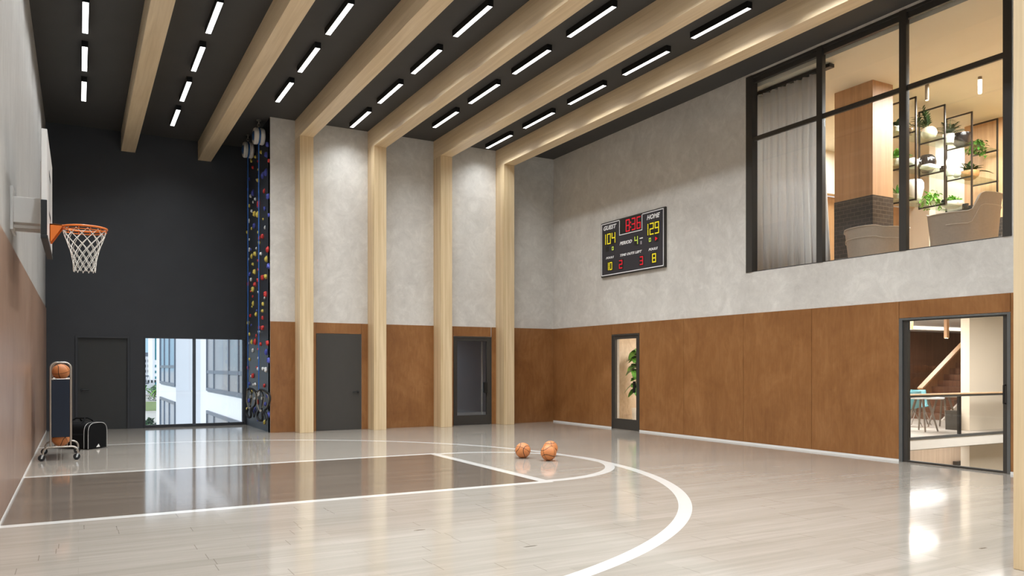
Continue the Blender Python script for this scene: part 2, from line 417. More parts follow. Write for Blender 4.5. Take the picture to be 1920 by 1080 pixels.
# high window to the mezzanine lounge
w = sroot('window_1', (XR, 8.4, 3.21))
W0, W1, WZ0, WZ1, TZ = 5.98, 10.78, 3.213, 6.885, 5.69
mb = MB(); mb.box(XR-.012, W1-.155, WZ0, XR+.13, W1, WZ1); mb.box(XR-.012, W0, WZ0, XR+.13, W0+.115, WZ1)
mb.box(XR-.004, W0, WZ1-.05, XR+.14, W1, WZ1); mb.box(XR+.0, W0, WZ0, XR+.13, W1, WZ0+.014)
mb.build('frame', M['metal'], w, bevel=.003)
mb = MB(); mb.box(XR+.03, W0, WZ1-.14, XR+.1, W1, WZ1-.05); mb.build('head_rail', M['metal'], w, bevel=.004)
for a, b in ((9.05, 9.17), (7.515, 7.635)):
    m1 = MB(); m1.box(XR-.012, a, WZ0, XR+.04, b, WZ1); m1.box(XR+.04, a+.035, WZ0, XR+.12, b-.035, WZ1); m1.build('mullion', M['metal'], w, bevel=.004)
for a, b in ((W1-.155, 9.17), (9.05, 7.635), (7.515, W0+.115)):
    m1 = MB(); m1.box(XR+.01, b, TZ-.04, XR+.055, a, TZ+.04); m1.box(XR+.055, b, TZ-.022, XR+.1, a, TZ+.022); m1.build('transom', M['metal'], w, bevel=.003)
    for z0, z1 in ((WZ0, TZ-.022), (TZ+.022, WZ1-.05)):
        MB().box(XR+.07, b-.02, z0, XR+.082, a+.02, z1).build('pane', M['glass'], w)
# glazed front to the atrium
d = sroot('door_1', (XR, 6.8, 0))
mb = MB(); mb.box(XR-.02, DB[1]-.055, 0, XR+.06, DB[1], 2.18); mb.box(XR-.02, DB[0], 0, XR+.06, DB[0]+.045, 2.18); mb.box(XR-.02, DB[0]+.045, 2.155, XR+.06, DB[1]-.055, 2.18)
mb.build('frame', M['metal_grey'], d, bevel=.003)
mb = MB(); mb.box(XR+.005, DB[1]-.125, .0, XR+.075, DB[1]-.055, 2.155); mb.box(XR+.005, DB[0]+.045, 0, XR+.075, DB[0]+.11, 2.155); mb.box(XR+.01, DB[0]+.1, 0, XR+.07, DB[1]-.1, .03); mb.box(XR+.01, DB[0]+.1, 2.14, XR+.07, DB[1]-.1, 2.156)
mb.build('leaf_frame', M['metal'], d, bevel=.003)
MB().box(XR+.035, DB[0]+.1, .03, XR+.047, DB[1]-.11, 2.141).build('pane', M['glass'], d)
MB().tube([(XR-.012, DB[0]+.07, .95), (XR-.05, DB[0]+.07, .95), (XR-.05, DB[0]+.07, 1.2), (XR-.012, DB[0]+.07, 1.2)], .012).build('door_handle', M['black'], d)
# glass door on the scoreboard wall
d = sroot('door_2', (XR, 14.5, 0))
frame_rect('x', XR-.025, XR+.12, DR[0], DR[1], 0, 2.195, .035, bottom=False).build('frame', M['metal'], d, bevel=.003)
mb = MB(); a0, a1 = DR[0]+.035, DR[1]-.035
mb.box(XR-.012, a0, .004, XR+.045, a1, .245); mb.box(XR-.012, a0, 2.09, XR+.045, a1, 2.16); mb.box(XR-.012, a0, .245, XR+.045, a0+.088, 2.09); mb.box(XR-.012, a1-.09, .245, XR+.045, a1, 2.09)
mb.build('leaf', M['metal'], d, bevel=.003)
MB().box(XR+.012, a0+.08, .24, XR+.02, a1-.08, 2.095).build('pane', M['glass'], d)
MB().box(XR-.05, DR[0]+.13, .86, XR-.013, DR[0]+.2, 1.12).build('door_handle', M['black'], d, bevel=.006)
# glass door on the column wall
d = sroot('door_3', (8.62, YC, 0))
frame_rect('y', YC-.025, YC+.1, DG[0], DG[1], 0, 2.195, .03, bottom=False).build('frame', M['metal'], d, bevel=.003)
mb = MB(); a0, a1 = DG[0]+.03, DG[1]-.03
mb.box(a0, YC-.014, .004, a1, YC+.04, .24); mb.box(a0, YC-.014, 2.09, a1, YC+.04, 2.165); mb.box(a0, YC-.014, .24, a0+.07, YC+.04, 2.09); mb.box(a1-.105, YC-.014, .24, a1, YC+.04, 2.09)
mb.build('leaf', M['metal'], d, bevel=.003)
MB().box(a0+.06, YC+.012, .235, a1-.1, YC+.02, 2.095).build('pane', M['glass'], d)
MB().box(a1-.20, YC-.055, .79, a1-.10, YC-.015, 1.06).build('door_handle', M['black'], d, bevel=.006)
# solid flush door on the column wall
M['door'] = plain('grey door leaf', (66,63,59), .42, spec=.4, vary=.03)
d = sroot('door_4', (5.2, YC, 0))
frame_rect('y', YC+.03, YC+.1, DS[0], DS[1], 0, 2.2, .03, bottom=False).build('frame', M['black'], d)
MB().box(DS[0]+.004, YC-.016, .001, DS[1]-.004, YC+.03, 2.196).build('leaf', M['door'], d, bevel=.002)
mb = MB(); mb.lathe([(0,0),(.026,0),(.026,.012),(0,.012)], (5.655, YC-.03, .865), 16, 'y'); mb.tube([(5.655,YC-.02,.865),(5.655,YC-.06,.865),(5.525,YC-.062,.865)], .010)
mb.build('door_handle', M['black'], d, smooth=40)
# solid door on the dark wall
M['door_dark'] = plain('charcoal door leaf', (54,53,51), .4, spec=.4, vary=.03)
d = sroot('door_5', (.5, YD, 0))
frame_rect('y', YD-.03, YD+.12, -.064, 1.052, 0, 2.16, .05, bottom=False).build('frame', M['dark'], d, bevel=.003)
MB().box(-.03, YD+.03, .0, 1.02, YD+.07, 2.13).build('leaf', M['door_dark'], d, bevel=.002)
mb = MB(); mb.lathe([(0,0),(.028,0),(.028,.012),(0,.012)], (.065, YD+.012, .92), 16, 'y'); mb.tube([(.065,YD+.02,.92),(.065,YD-.03,.92),(.215,YD-.032,.92)], .011)
mb.build('door_handle', M['black'], d, smooth=40)
# outside window on the dark wall
M['winframe'] = plain('blue grey window frame', (78,82,90), .4, .2, vary=.03)
w = sroot('window_2', (2.5, YD, 0))
mb = frame_rect('y', YD-.02, YD+.12, 1.355, 3.66, 0, 2.155, .03); mb.box(1.38, YD+.0, .03, 3.63, YD+.1, .065); mb.build('frame', M['dark'], w, bevel=.003)
MB().box(2.43, YD-.01, .03, 2.497, YD+.1, 2.125).build('mullion', M['winframe'], w, bevel=.004)
MB().box(3.585, YD+.0, .03, 3.62, YD+.1, 2.125).build('mullion', M['winframe'], w, bevel=.004)
for a, b in ((1.38, 2.435), (2.49, 3.6)): MB().box(a, YD+.05, .06, b, YD+.06, 2.13).build('pane', M['glass'], w)
# unseen glazing behind the camera, enlarged to let in more sky fill
w = sroot('window_3', (5.4, YN, .4))
mb = frame_rect('y', YN-.15, YN-.05, -.4, 10.8, .1, 6.3, .08); mb.build('frame', M['metal'], w)
for x in (2.4, 5.2, 8.0): MB().box(x-.04, YN-.15, .18, x+.04, YN-.05, 6.22).build('mullion', M['metal'], w)
for a, b in ((-.34, 2.37), (2.43, 5.17), (5.23, 7.97), (8.03, 10.74)): MB().box(a, YN-.105, .16, b, YN-.095, 6.24).build('pane', M['glass'], w)

# ------------------------------------------------------------------ basketballs
def ball_mat():
    t = NT('pebbled orange rubber'); m = t.math
    sx = t.n('ShaderNodeSeparateXYZ'); t.l(t.coord(), sx.inputs[0]); X, Y, Z = [t.math('DIVIDE', sx.outputs[i], .122) for i in range(3)]
    ab = lambda v: m('ABSOLUTE', v)
    wd = .027
    s1 = m('LESS_THAN', ab(X), wd); s2 = m('LESS_THAN', ab(Z), wd)
    curve = m('SUBTRACT', ab(Y), m('SUBTRACT', .66, m('MULTIPLY', m('MULTIPLY', X, X), .42)))
    s3 = m('LESS_THAN', ab(curve), wd*1.1)
    s = m('MAXIMUM', s1, m('MAXIMUM', s2, s3))
    pb = t.n('ShaderNodeTexVoronoi'); t.l(t.coord(), pb.inputs['Vector']); pb.inputs['Scale'].default_value = 240
    nz = t.noise(t.coord(), 9, 3)
    base = t.ramp(nz, [(.3, lin(188,116,68)), (.7, lin(202,130,78))])
    t.bsdf(t.mix(s, base, lin(52,30,20)), .5, bump=t.bump(m('SUBTRACT', pb.outputs['Distance'], m('MULTIPLY', s, 1.5)), .12, .002), spec=.35); return t.mat
M['ball'] = ball_mat()
BR = .122
bmesh_ball = MB().sphere((0,0,0), BR, 36, 20).build('basketball', M['ball'], None, local=True, smooth=180)
def ball(x, y, z, rot, label, group, first=[True]):
    o = bmesh_ball if first[0] else bmesh_ball.copy()
    if not first[0]: COL.objects.link(o)
    first[0] = False
    o.location = (x, y, z); o.rotation_euler = rot
    return tag(o, label, 'basketball', group)
ball(6.17, 10.80, BR, (.35,.5,.9), 'orange basketball lying by itself on the court, apart from the other two', 'basketballs on the court floor')
ball(6.345, 10.31, BR, (1.25,.1,.35), 'orange basketball in front of another, nearest of the three on the court', 'basketballs on the court floor')
ball(6.72, 10.86, BR, (1.5,.5,1.2), 'orange basketball half hidden behind another ball on the court', 'basketballs on the court floor')

# ------------------------------------------------------------------ basketball hoop on the left wall
M['orange'] = plain('orange enamel', (212,108,26), .35, vary=.04)
M['net'] = plain('white cord', (226,222,214), .8, vary=.03)
M['pad'] = plain('black padding', (24,23,22), .5, vary=.1)
h = thing('basketball_hoop', 'white basketball backboard with orange rim and white net, mounted on the left wall', 'basketball hoop', (XL, 10.25, 3.02))
mb = MB(); mb.box(XL, 9.99, 2.93, XL+.028, 10.51, 3.40); mb.build('wall_plate', M['white_gloss'], h, bevel=.004)
mb = MB(); mb.box(XL+.028, 10.06, 3.02, -.345, 10.44, 3.30)
mb.bar((XL+.028, 10.12, 2.985), (-.345, 10.12, 2.985), .035); mb.bar((XL+.028, 10.38, 2.985), (-.345, 10.38, 2.985), .035)
mb.build('arm', M['white_gloss'], h, bevel=.005)
mb = MB(); mb.box(-.352, 9.65, 2.83, -.333, 10.85, 3.62); mb.build('back_frame', M['white_gloss'], h, bevel=.004)
bd = MB().box(-.333, 9.35, 2.79, -.281, 11.15, 3.89).build('backboard', M['white_gloss'], h, bevel=.004)
mk = MB(); xs = -.2805
for a in ((9.95,10.55,3.11,3.16),(9.95,10.55,3.55,3.60),(9.95,10.0,3.16,3.55),(10.5,10.55,3.16,3.55)): mk.box(-.281, a[0], a[2], -.2795, a[1], a[3])
mk.build('target_square', M['pad'], bd, fix=True)
mb = MB(); mb.box(-.337, 9.335, 2.765, -.275, 11.165, 2.80); mb.box(-.337, 9.335, 2.80, -.281, 9.351, 3.16); mb.box(-.337, 11.149, 2.80, -.281, 11.165, 3.16)
mb.build('edge_padding', M['pad'], h, bevel=.004)
mb = MB(); mb.prism([(-.281,3.045),(-.16,3.045),(-.16,3.015),(-.262,2.85),(-.281,2.85)], 10.13, 10.145, 'y'); mb.prism([(-.281,3.045),(-.16,3.045),(-.16,3.015),(-.262,2.85),(-.281,2.85)], 10.355, 10.37, 'y')
mb.box(-.281, 10.13, 3.03, -.13, 10.37, 3.045); mb.box(-.281, 10.13, 2.85, -.272, 10.37, 3.045)
mb.build('rim_bracket', M['orange'], h, bevel=.002)
RC = Vector((.062, 10.25, 3.035)); RR = .228
circ = lambda r, z, n=48: [(RC.x+r*math.cos(2*PI*k/n), RC.y+r*math.sin(2*PI*k/n), z) for k in range(n)]
mb = MB(); mb.tube(circ(RR, RC.z), .0125, 8, True); mb.tube(circ(RR-.004, RC.z-.035), .006, 6, True)
for k in range(12):
    a = 2*PI*(k+.5)/12; c, s_ = math.cos(a), math.sin(a)
    mb.tube([(RC.x+RR*c, RC.y+RR*s_, RC.z-.008), (RC.x+(RR-.004)*c, RC.y+(RR-.004)*s_, RC.z-.035)], .004, 5)
rim = mb.build('rim', M['orange'], h, smooth=60)
mb = MB(); NP = 12; prof = [(.222,0),(.205,-.07),(.18,-.14),(.155,-.21),(.136,-.28),(.123,-.35),(.115,-.42),(.112,-.48)]
for sgn in (1, -1):
    for k in range(NP):
        pts = []
        for i in range(len(prof)*2-1):
            r0, z0 = prof[i//2]; r1, z1 = prof[min(i//2+1, len(prof)-1)]; f = .5*(i % 2)
            r = r0+(r1-r0)*f; z = z0+(z1-z0)*f
            a = 2*PI*(k+.25+sgn*(i*.29))/NP
            pts.append((RC.x+r*math.cos(a), RC.y+r*math.sin(a), RC.z-.02+z))
        mb.tube(pts, .0036, 5)
for k in range(NP*2):
    a0 = 2*PI*(k+.5)/(NP*2); a1 = 2*PI*(k+1.5)/(NP*2); r = .112
mb.build('net', M['net'], h, smooth=80)

# ------------------------------------------------------------------ ball rack on castors
M['steel'] = plain('brushed steel tube', (182,174,164), .3, .85, vary=.05)
M['navy'] = plain('navy fabric panel', (10,24,42), .7, vary=.08)
M['chrome'] = plain('bright caster fork', (225,222,218), .2, .9, vary=.02)
CX0, CX1, CY0, CY1 = -.375, -.105, 13.98, 15.05
c = thing('ball_rack', 'tall steel ball rack with navy end panel on castors, by the left wall', 'ball rack', ((CX0+CX1)/2, (CY0+CY1)/2, 0))
for yy in (CY0, CY1):
    rr = .085; pts = [(CX0, yy, .20), (CX0, yy, 1.515-rr)]
    for k in range(1, 7): a = PI-k*PI/12; pts.append((CX0+rr+rr*math.cos(a), yy, 1.515-rr+rr*math.sin(a)))
    for k in range(0, 7): a = PI/2-k*PI/12; pts.append((CX1-rr+rr*math.cos(a), yy, 1.515-rr+rr*math.sin(a)))
    pts.append((CX1, yy, .20))
    mb = MB(); mb.tube(pts, .0135, 10); mb.build('end_frame', M['steel'], c, smooth=60)
    # splayed foot tube with two bends
    x0, x1 = -.475, -.005
    mb = MB(); q = [(x0, yy, .085)]
    for k in range(0, 7): a = PI-k*PI/12; q.append((x0+.09+.09*math.cos(a), yy, .125+.085*math.sin(a)))
    for k in range(0, 7): a = PI/2-k*PI/12; q.append((x1-.09+.09*math.cos(a), yy, .125+.085*math.sin(a)))
    q.append((x1, yy, .085)); mb.tube(q, .015, 10); mb.build('foot', M['steel'], c, smooth=60)
    for x in (x0, x1):
        mb = MB(); mb.lathe([(0,-.014),(.022,-.014),(.03,-.011),(.046,-.013),(.050,-.006),(.050,.006),(.046,.013),(.03,.011),(.022,.014),(0,.014)], (x-.018, yy, .050), 24, 'y')
        wh = mb.build('caster', M['black'], c, smooth=40)
        mb = MB()
        for q in (-1, 1): mb.prism([(x-.03,.04),(x-.008,.04),(x+.014,.1),(x-.014,.1)], yy+q*.017-.002, yy+q*.017+.002, 'y')
        mb.box(x-.014, yy-.019, .096, x+.014, yy+.019, .104)
        mb.build('fork', M['chrome'], wh)
mb = MB()
tiers = [.325, .675, 1.02, 1.37]
for z in tiers:
    for x in (CX0+.05, CX1-.05): mb.tube([(x, CY0, z-.112), (x, CY1, z-.112)], .008, 6)
    for yy in (CY0, CY1): mb.tube([(CX0, yy, z-.112), (CX1, yy, z-.112)], .008, 6)
mb.build('shelf_rail', M['steel'], c, smooth=60)
for yy in (CY0, CY1): MB().box(CX0+.012, yy-.009, 0.36, CX1-.012, yy+.009, 1.243).build('end_panel', M['navy'], c, bevel=.006)
tn = ['bottom tier', 'second tier', 'third tier', 'top tier']
for zi, z in enumerate(tiers):
    for k, y in enumerate((14.135, 14.39, 14.645, 14.9)):
        if k == 0 and zi == 3: lab = 'orange basketball on the top tier of the ball rack, above the navy panel'
        elif k == 0 and zi == 0: lab = 'orange basketball on the bottom tier of the ball rack, below the navy panel'
        else: lab = 'orange basketball stowed deeper inside the ball rack, out of plain sight'
        ball((CX0+CX1)/2, y, z, (random.uniform(0,3), random.uniform(0,3), random.uniform(0,3)), lab, 'basketballs in the ball rack')

# ------------------------------------------------------------------ sports bag
M['piping'] = plain('pale piping', (178,176,172), .6, vary=.04)
bag = thing('sports_bag', 'black duffel bag with pale piping and shoulder handle, on the floor behind the ball rack', 'bag', (.06, 15.95, 0), (0,0,math.radians(42)))
# end profile in local (x: width, z) swept along local y (length)
def bag_prof(w, hh, n=18):
    pts = [(-w/2, .012), (-w/2, hh*.55)]
    for k in range(n+1):
        a = PI-k*PI/n; ca, sa = math.cos(a), math.sin(a)
        pts.append((w/2*math.copysign(abs(ca)**.65, ca), hh*.55+hh*.45*abs(sa)**.65))
    pts += [(w/2, .012)]
    return pts
mb = MB(); mb.prism(bag_prof(.40, .47), -.28, .28, 'y'); body = mb.build('body', M['black_soft'], bag, local=True, smooth=40, bevel=.02, seg=3)
for nm, yy in (('end_pocket', -.30), ('end_pocket', .30)):
    s_ = 1 if yy > 0 else -1
    mb = MB(); mb.prism(bag_prof(.395, .455), s_*.28, s_*.355, 'y'); mb.build(nm, M['black_soft'], bag, local=True, smooth=40, bevel=.012, seg=3)
    mb = MB()
    for y2 in (s_*.356, s_*.262): mb.tube([(x, y2, z) for x, z in bag_prof(.405, .465)], .0055, 6)
    mb.build('piping', M['piping'], bag, local=True, smooth=60)
for sx in (-.07, .07):
    mb = MB(); mb.tube([(sx*2, -.13, .43), (sx*1.2, -.13, .50), (sx*.5, -.10, .535), (sx*.5, .10, .535), (sx*1.2, .13, .50), (sx*2, .13, .43)], .014, 8); mb.build('handle', M['black_soft'], bag, local=True, smooth=60)
mb = MB(); mb.prism([(-.03,.03),(.05,.03),(.02,.085)], -.3565, -.3575, 'y'); mb.build('emblem', M['white'], bag, local=True)
mb = MB(); mb.box(-.004, -.27, .464, .004, .27, .472); mb.build('zipper', M['metal_grey'], bag, local=True)

# ------------------------------------------------------------------ climbing holds
HOLDS = 'bL 17.79 6.37;yM 18.53 6.37;bL 17.94 6.17;rM 17.68 5.98;yM 19.19 6.42;yM 19.65 6.43;rS 18.91 6.25;rM 19.48 6.23;yS 18.87 6.05;bL 17.98 5.79;bL 18.31 5.79;bM 19.93 6.05;yM 18.9 5.8;wS 19.06 5.85;bM 20.09 5.83;rM 18.17 5.41;bL 19.46 5.62;bL 17.74 5.2;wM 19.77 5.6;wM 19.19 5.42;wS 19.5 5.41;rL 18.77 5.23;yM 19.93 5.39;bS 18.94 5.19;bM 18.11 5.0;wM 19.63 5.21;yL 19.25 5.08;yL 18.9 5.01;bM 17.68 4.78;yS 18.32 4.8;wM 19.98 5.03;bL 19.28 4.8;wS 18.13 4.58;yS 19.69 4.8;yM 20.2 4.78;yS 18.89 4.59;rL 18.32 4.41;rM 18.71 4.43;wS 19.96 4.57;yM 18.73 4.32;wS 19.1 4.24;wM 19.94 4.32;bS 19.77 4.3;rL 17.78 4.04;wM 18.55 4.04;yL 19.2 4.12;yM 19.64 4.12;wS 20.07 4.1;yL 17.93 3.85;rS 18.9 3.93;yM 19.49 3.91;bL 17.68 3.66;rS 18.89 3.72;yL 19.27 3.7;bM 19.9 3.71;rL 18.32 3.47;yL 17.98 3.46;wM 19.71 3.56;rM 18.89 3.47;rM 20.09 3.5;rL 19.2 3.4;yL 19.46 3.3;rS 19.77 3.28;wS 18.87 3.19;rL 18.01 3.07;rS 19.52 3.14;wS 18.16 3.0;yM 19.46 2.97;yS 19.61 2.9;yM 18.31 2.87;yM 18.36 2.72;bS 19.06 2.77;yM 19.12 2.69;rM 19.8 2.69;rM 18.35 2.56;yM 20.09 2.53;bS 19.71 2.46;rM 18.73 2.36;rL 18.32 2.33;wM 18.74 2.25;yM 19.93 2.25;rS 19.12 2.18;rL 19.2 2.04;yM 19.64 2.05;wS 20.07 2.03;rL 17.78 1.97;rM 18.56 1.97;rS 18.9 1.86;wM 19.48 1.84;bL 17.94 1.78;wS 18.88 1.65;yM 19.9 1.63;bL 17.68 1.59;rM 20.1 1.43;rS 19.03 1.43;wM 18.86 1.4;wM 18.32 1.4;wL 17.97 1.38;wS 19.72 1.22;rL 19.46 1.23;bM 19.93 1.03;wS 19.48 1.02;wM 19.19 1.03;rM 18.16 1.02;yM 19.64 0.84;bS 18.94 0.82;wL 18.79 0.82;bL 17.76 0.81;wM 19.25 0.68;bM 19.97 0.62;rM 18.93 0.62;bM 18.06 0.61;yM 20.18 0.4;bL 19.26 0.41;bL 17.68 0.4;bS 19.97 0.2;bS 18.91 0.2;yM 18.14 0.2'
HC = {'r': ('red', (214,66,62)), 'y': ('yellow', (228,206,98)), 'b': ('blue', (84,92,178)), 'w': ('white', (232,232,230))}
for k, (nm, rgb) in HC.items(): M['hold_'+k] = plain(nm+' climbing resin', rgb, .5, spec=.35, vary=.08, scale=20)
hmesh = {}
def hold_mesh(kind, col):
    if (kind, col) in hmesh: return hmesh[(kind, col)]
    bm = bmesh.new(); bmesh.ops.create_icosphere(bm, subdivisions=3, radius=1)
    rnd = Vector((kind*7.3, kind*3.1, 1.7))
    for v in bm.verts:
        p = v.co.copy()
        k = 1+.28*noise.noise(p*1.1+rnd)+.10*noise.noise(p*2.6+rnd)
        v.co = p*k
        if kind == 1: v.co.z *= 1.25; v.co.x *= .9
        if kind == 2: v.co.x *= 1+.35*max(0, -p.z)
        if kind == 3: v.co.y *= 1-.45*p.z; 
        # flat back against the wall, dimple for the bolt
        if v.co.x > .25: v.co.x = .25
        d = math.hypot(v.co.y, v.co.z)
        if p.x < -.7 and d < .3: v.co.x += .28*(1-d/.3)
    me = bpy.data.meshes.new('climbing_hold'); bm.to_mesh(me); bm.free()
    me.materials.append(M['hold_'+col]); me.polygons.foreach_set('use_smooth', [True]*len(me.polygons))
    hmesh[(kind, col)] = me; return me
hl = []
for t_ in HOLDS.split(';'):
    a, y, z = t_.split(); hl.append((a[0], a[1], float(y), float(z)))
sizes = {'L': ('large', .054, .052), 'M': ('medium', .040, .038), 'S': ('small', .026, .024)}
rank = {}
for cc in 'rybw':
    for i, q in enumerate(sorted([q for q in hl if q[0] == cc], key=lambda q: (q[3], q[2]))): rank[q] = i
for i, q in enumerate(hl):
    cc, sz, y, z = q; nm, hh, dp = sizes[sz]
    o = bpy.data.objects.new('climbing_hold', hold_mesh(random.choice((0,1,2,3)), cc)); COL.objects.link(o)
    o.location = (XK-.25*dp, y, z); o.scale = (dp, hh*random.uniform(.8,1.05), hh*random.uniform(.95,1.25)); o.rotation_euler = (random.uniform(-.5,.5), 0, 0)
    tag(o, '%s %s climbing hold, the %s %s one up from the floor on the climbing wall' % (nm, HC[cc][0], ordn(rank[q]), HC[cc][0]), 'climbing hold', 'holds on the climbing wall')

# ------------------------------------------------------------------ auto belays, ropes and harnesses
M['belay_white'] = plain('ribbed cream plastic', (214,208,200), .45, vary=.03)
M['belay_blue'] = plain('blue belay housing', (38,84,138), .4, vary=.05)
M['rope'] = plain('blue rope', (46,104,186), .7, vary=.08, scale=90)
M['web'] = plain('black harness webbing', (20,20,20), .7, vary=.2)
M['web_tan'] = plain('tan harness stitching', (138,128,108), .7, vary=.1)
for yy, lab in ((17.98, 'nearest the concrete wall corner'), (19.25, 'nearest the dark rear wall')):
    bx = XK-.17
    b = thing('auto_belay', 'round blue and cream auto belay hanging from the ceiling, '+lab, 'auto belay', (bx, yy, ZC), group='auto belays on the ceiling')
    mb = MB(); mb.lathe([(.0,0),(.055,0),(.055,-.012),(.02,-.014),(.02,-.03),(0,-.03)], (bx, yy, ZC), 14)
    for zc, rot in ((-.055, 0), (-.105, 1), (-.155, 0)):
        pts = [((.026*math.cos(2*PI*k/14) if rot else 0)+bx, yy+(0 if rot else .026*math.cos(2*PI*k/14)), ZC+zc+.034*math.sin(2*PI*k/14)) for k in range(14)]
        mb.tube(pts, .0075, 6, True)
    mb.build('shackle', M['steel'], b, smooth=60)
    zc = ZC-.36
    # drum axis along y: two ribbed cream halves with a blue core and rims
    mb = MB()
    for s_ in (-1, 1):
        mb.lathe([(.0,.018),(.165,.018),(.183,.035),(.178,.055),(.186,.075),(.178,.095),(.165,.112),(.12,.118),(.11,.104),(0,.104)] if s_ > 0 else [(0,-.104),(.11,-.104),(.12,-.118),(.165,-.112),(.178,-.095),(.186,-.075),(.178,-.055),(.183,-.035),(.165,-.018),(0,-.018)], (bx, yy, zc), 32, 'x')
    mb.build('housing', M['belay_white'], b, smooth=35)
    mb = MB(); mb.lathe([(0,-.019),(.17,-.019),(.17,.019),(0,.019)], (bx, yy, zc), 32, 'x'); mb.lathe([(0,-.135),(.07,-.135),(.105,-.12),(.105,-.10),(0,-.10)], (bx, yy, zc), 28, 'x'); mb.lathe([(0,.10),(.105,.10),(.105,.12),(.07,.135),(0,.135)], (bx, yy, zc), 28, 'x')
    mb.build('drum', M['belay_blue'], b, smooth=35)
    mb = MB(); mb.tube([(bx, yy-.02, zc+.15), (bx, yy-.02, zc+.19), (bx, yy, ZC-.165), (bx, yy+.02, zc+.19), (bx, yy+.02, zc+.15)], .012, 8); mb.build('hanger', M['belay_blue'], b, smooth=60)
    ztop, zbot = zc-.168, .93
    pts = [(bx, yy, ztop-(ztop-zbot)*k/20) for k in range(21)]
    r = MB().tube(pts, .0115, 8).build('climbing_rope', M['rope'], None, smooth=60)
    tag(r, 'taut blue climbing rope running down from the auto belay '+lab, 'rope', 'ropes on the climbing wall')
    hz = .93
    hn = thing('climbing_harness', 'black and tan climbing harness hanging from the blue rope '+lab, 'harness', (bx, yy, hz), group='harnesses on the ropes')
    s_ = 1.0 if yy < 18.5 else .85
    def strap(name, pts, r, mat, closed=False):
        q = [Vector((bx+.012+.0088*p*s_+.008*math.sin(i*1.9), yy-.028*p*s_, hz-.0118*d)) for i, (p, d) in enumerate(pts)]
        out = []
        n = len(q)
        for i in range(n if closed else n-1):       # smooth the strap through its points
            a, b, c2, d2 = q[(i-1) % n] if closed or i else q[0], q[i], q[(i+1) % n], q[(i+2) % n] if closed or i+2 < n else q[n-1]
            for k in range(4):
                t_ = k/4; out.append(.5*((2*b)+(c2-a)*t_+(2*a-5*b+4*c2-d2)*t_*t_+(3*b-a-3*c2+d2)*t_**3))
        if not closed: out.append(q[-1])
        return MB().tube(out, r, 6, closed).build(name, M[mat], hn, smooth=60)
    strap('waist_belt', [(-3,4),(-1,0),(4,-1),(9,1),(14,7),(16,15),(15,24),(12,32),(8,37)], .023, 'web')
    strap('belt_lining', [(4,1),(8,3),(12.5,8),(14,15),(13.5,22),(11,30)], .011, 'web_tan')
    strap('front_strap', [(2,1),(5,8),(5.5,18),(4.5,28),(3,39)], .016, 'web')
    strap('tie_in_loop', [(4,9),(6.5,15),(6.5,24),(4.5,33)], .010, 'web_tan')
    strap('side_strap', [(-3,4),(-4,14),(-3,26),(0,38)], .010, 'web_tan')
    strap('leg_loop', [(1,38),(-2.5,43),(-3,50),(-.5,56),(3,57),(5,52),(5,46),(4,40)], .027, 'web', True)
    strap('leg_loop', [(8,38),(11,44),(12.5,51),(10.5,56),(8.5,50),(7.5,43)], .014, 'web', True)
    MB().tube([(bx+.018*math.cos(2*PI*k/14), yy, hz-.03+.05*math.sin(2*PI*k/14)) for k in range(14)], .007, 6, True).build('carabiner', M['steel'], hn, smooth=60)
    mb = MB(); mb.box(bx+.02, yy-.16, hz-.21, bx+.06, yy-.11, hz-.15); mb.box(bx+.0, yy-.12, hz-.48, bx+.04, yy-.06, hz-.43); mb.build('buckle', M['steel'], hn, bevel=.006)

# ------------------------------------------------------------------ scoreboard
M['sb_panel'] = plain('scoreboard panel', (47,45,52), .5, vary=.02)
M['sb_frame'] = plain('scoreboard frame', (50,46,42), .4, vary=.03)
M['sb_white'] = plain('scoreboard white print', (250,250,250), .5, vary=.01)
M['led_y'] = emit('yellow led', (244,222,52), .95); M['led_r'] = emit('red led', (224,44,56), .95); M['led_g'] = emit('yellow green led', (206,226,96), .9)
RSB = Matrix(((0,0,-1),(-1,0,0),(0,1,0)))     # local x along the wall, y up, z towards the court
sbx = XR
sb = thing('scoreboard', 'dark wall scoreboard showing GUEST 104, HOME 129 and 8:36 on the clock', 'scoreboard', (sbx, 15.46, 3.565), RSB)
def sbox(mb, u0, v0, u1, v1, w0, w1): return mb.box(u0, v0-3.565, w0, u1, v1-3.565, w1)
sbox(MB(), .068, 3.575, 2.405, 4.868, 0, .05).build('frame', M['sb_frame'], sb, local=True, bevel=.004)
sbox(MB(), .09, 3.60, 2.372, 4.845, .048, .054).build('panel', M['sb_panel'], sb, local=True)
mb = MB(); b0, b1, b2, b3, bw = .096, 3.606, 2.366, 4.842, .018
for q in ((b0,b1,b2,b1+bw),(b0,b3-bw,b2,b3),(b0,b1+bw,b0+bw,b3-bw),(b2-bw,b1+bw,b2,b3-bw)): sbox(mb, *q, .053, .056)
mb.build('border_line', M['sb_white'], sb, local=True)
SEG = {'0':'abcdef','1':'bc','2':'abged','3':'abgcd','4':'fgbc','5':'afgcd','6':'afgedc','7':'abc','8':'abcdefg','9':'abcdfg'}
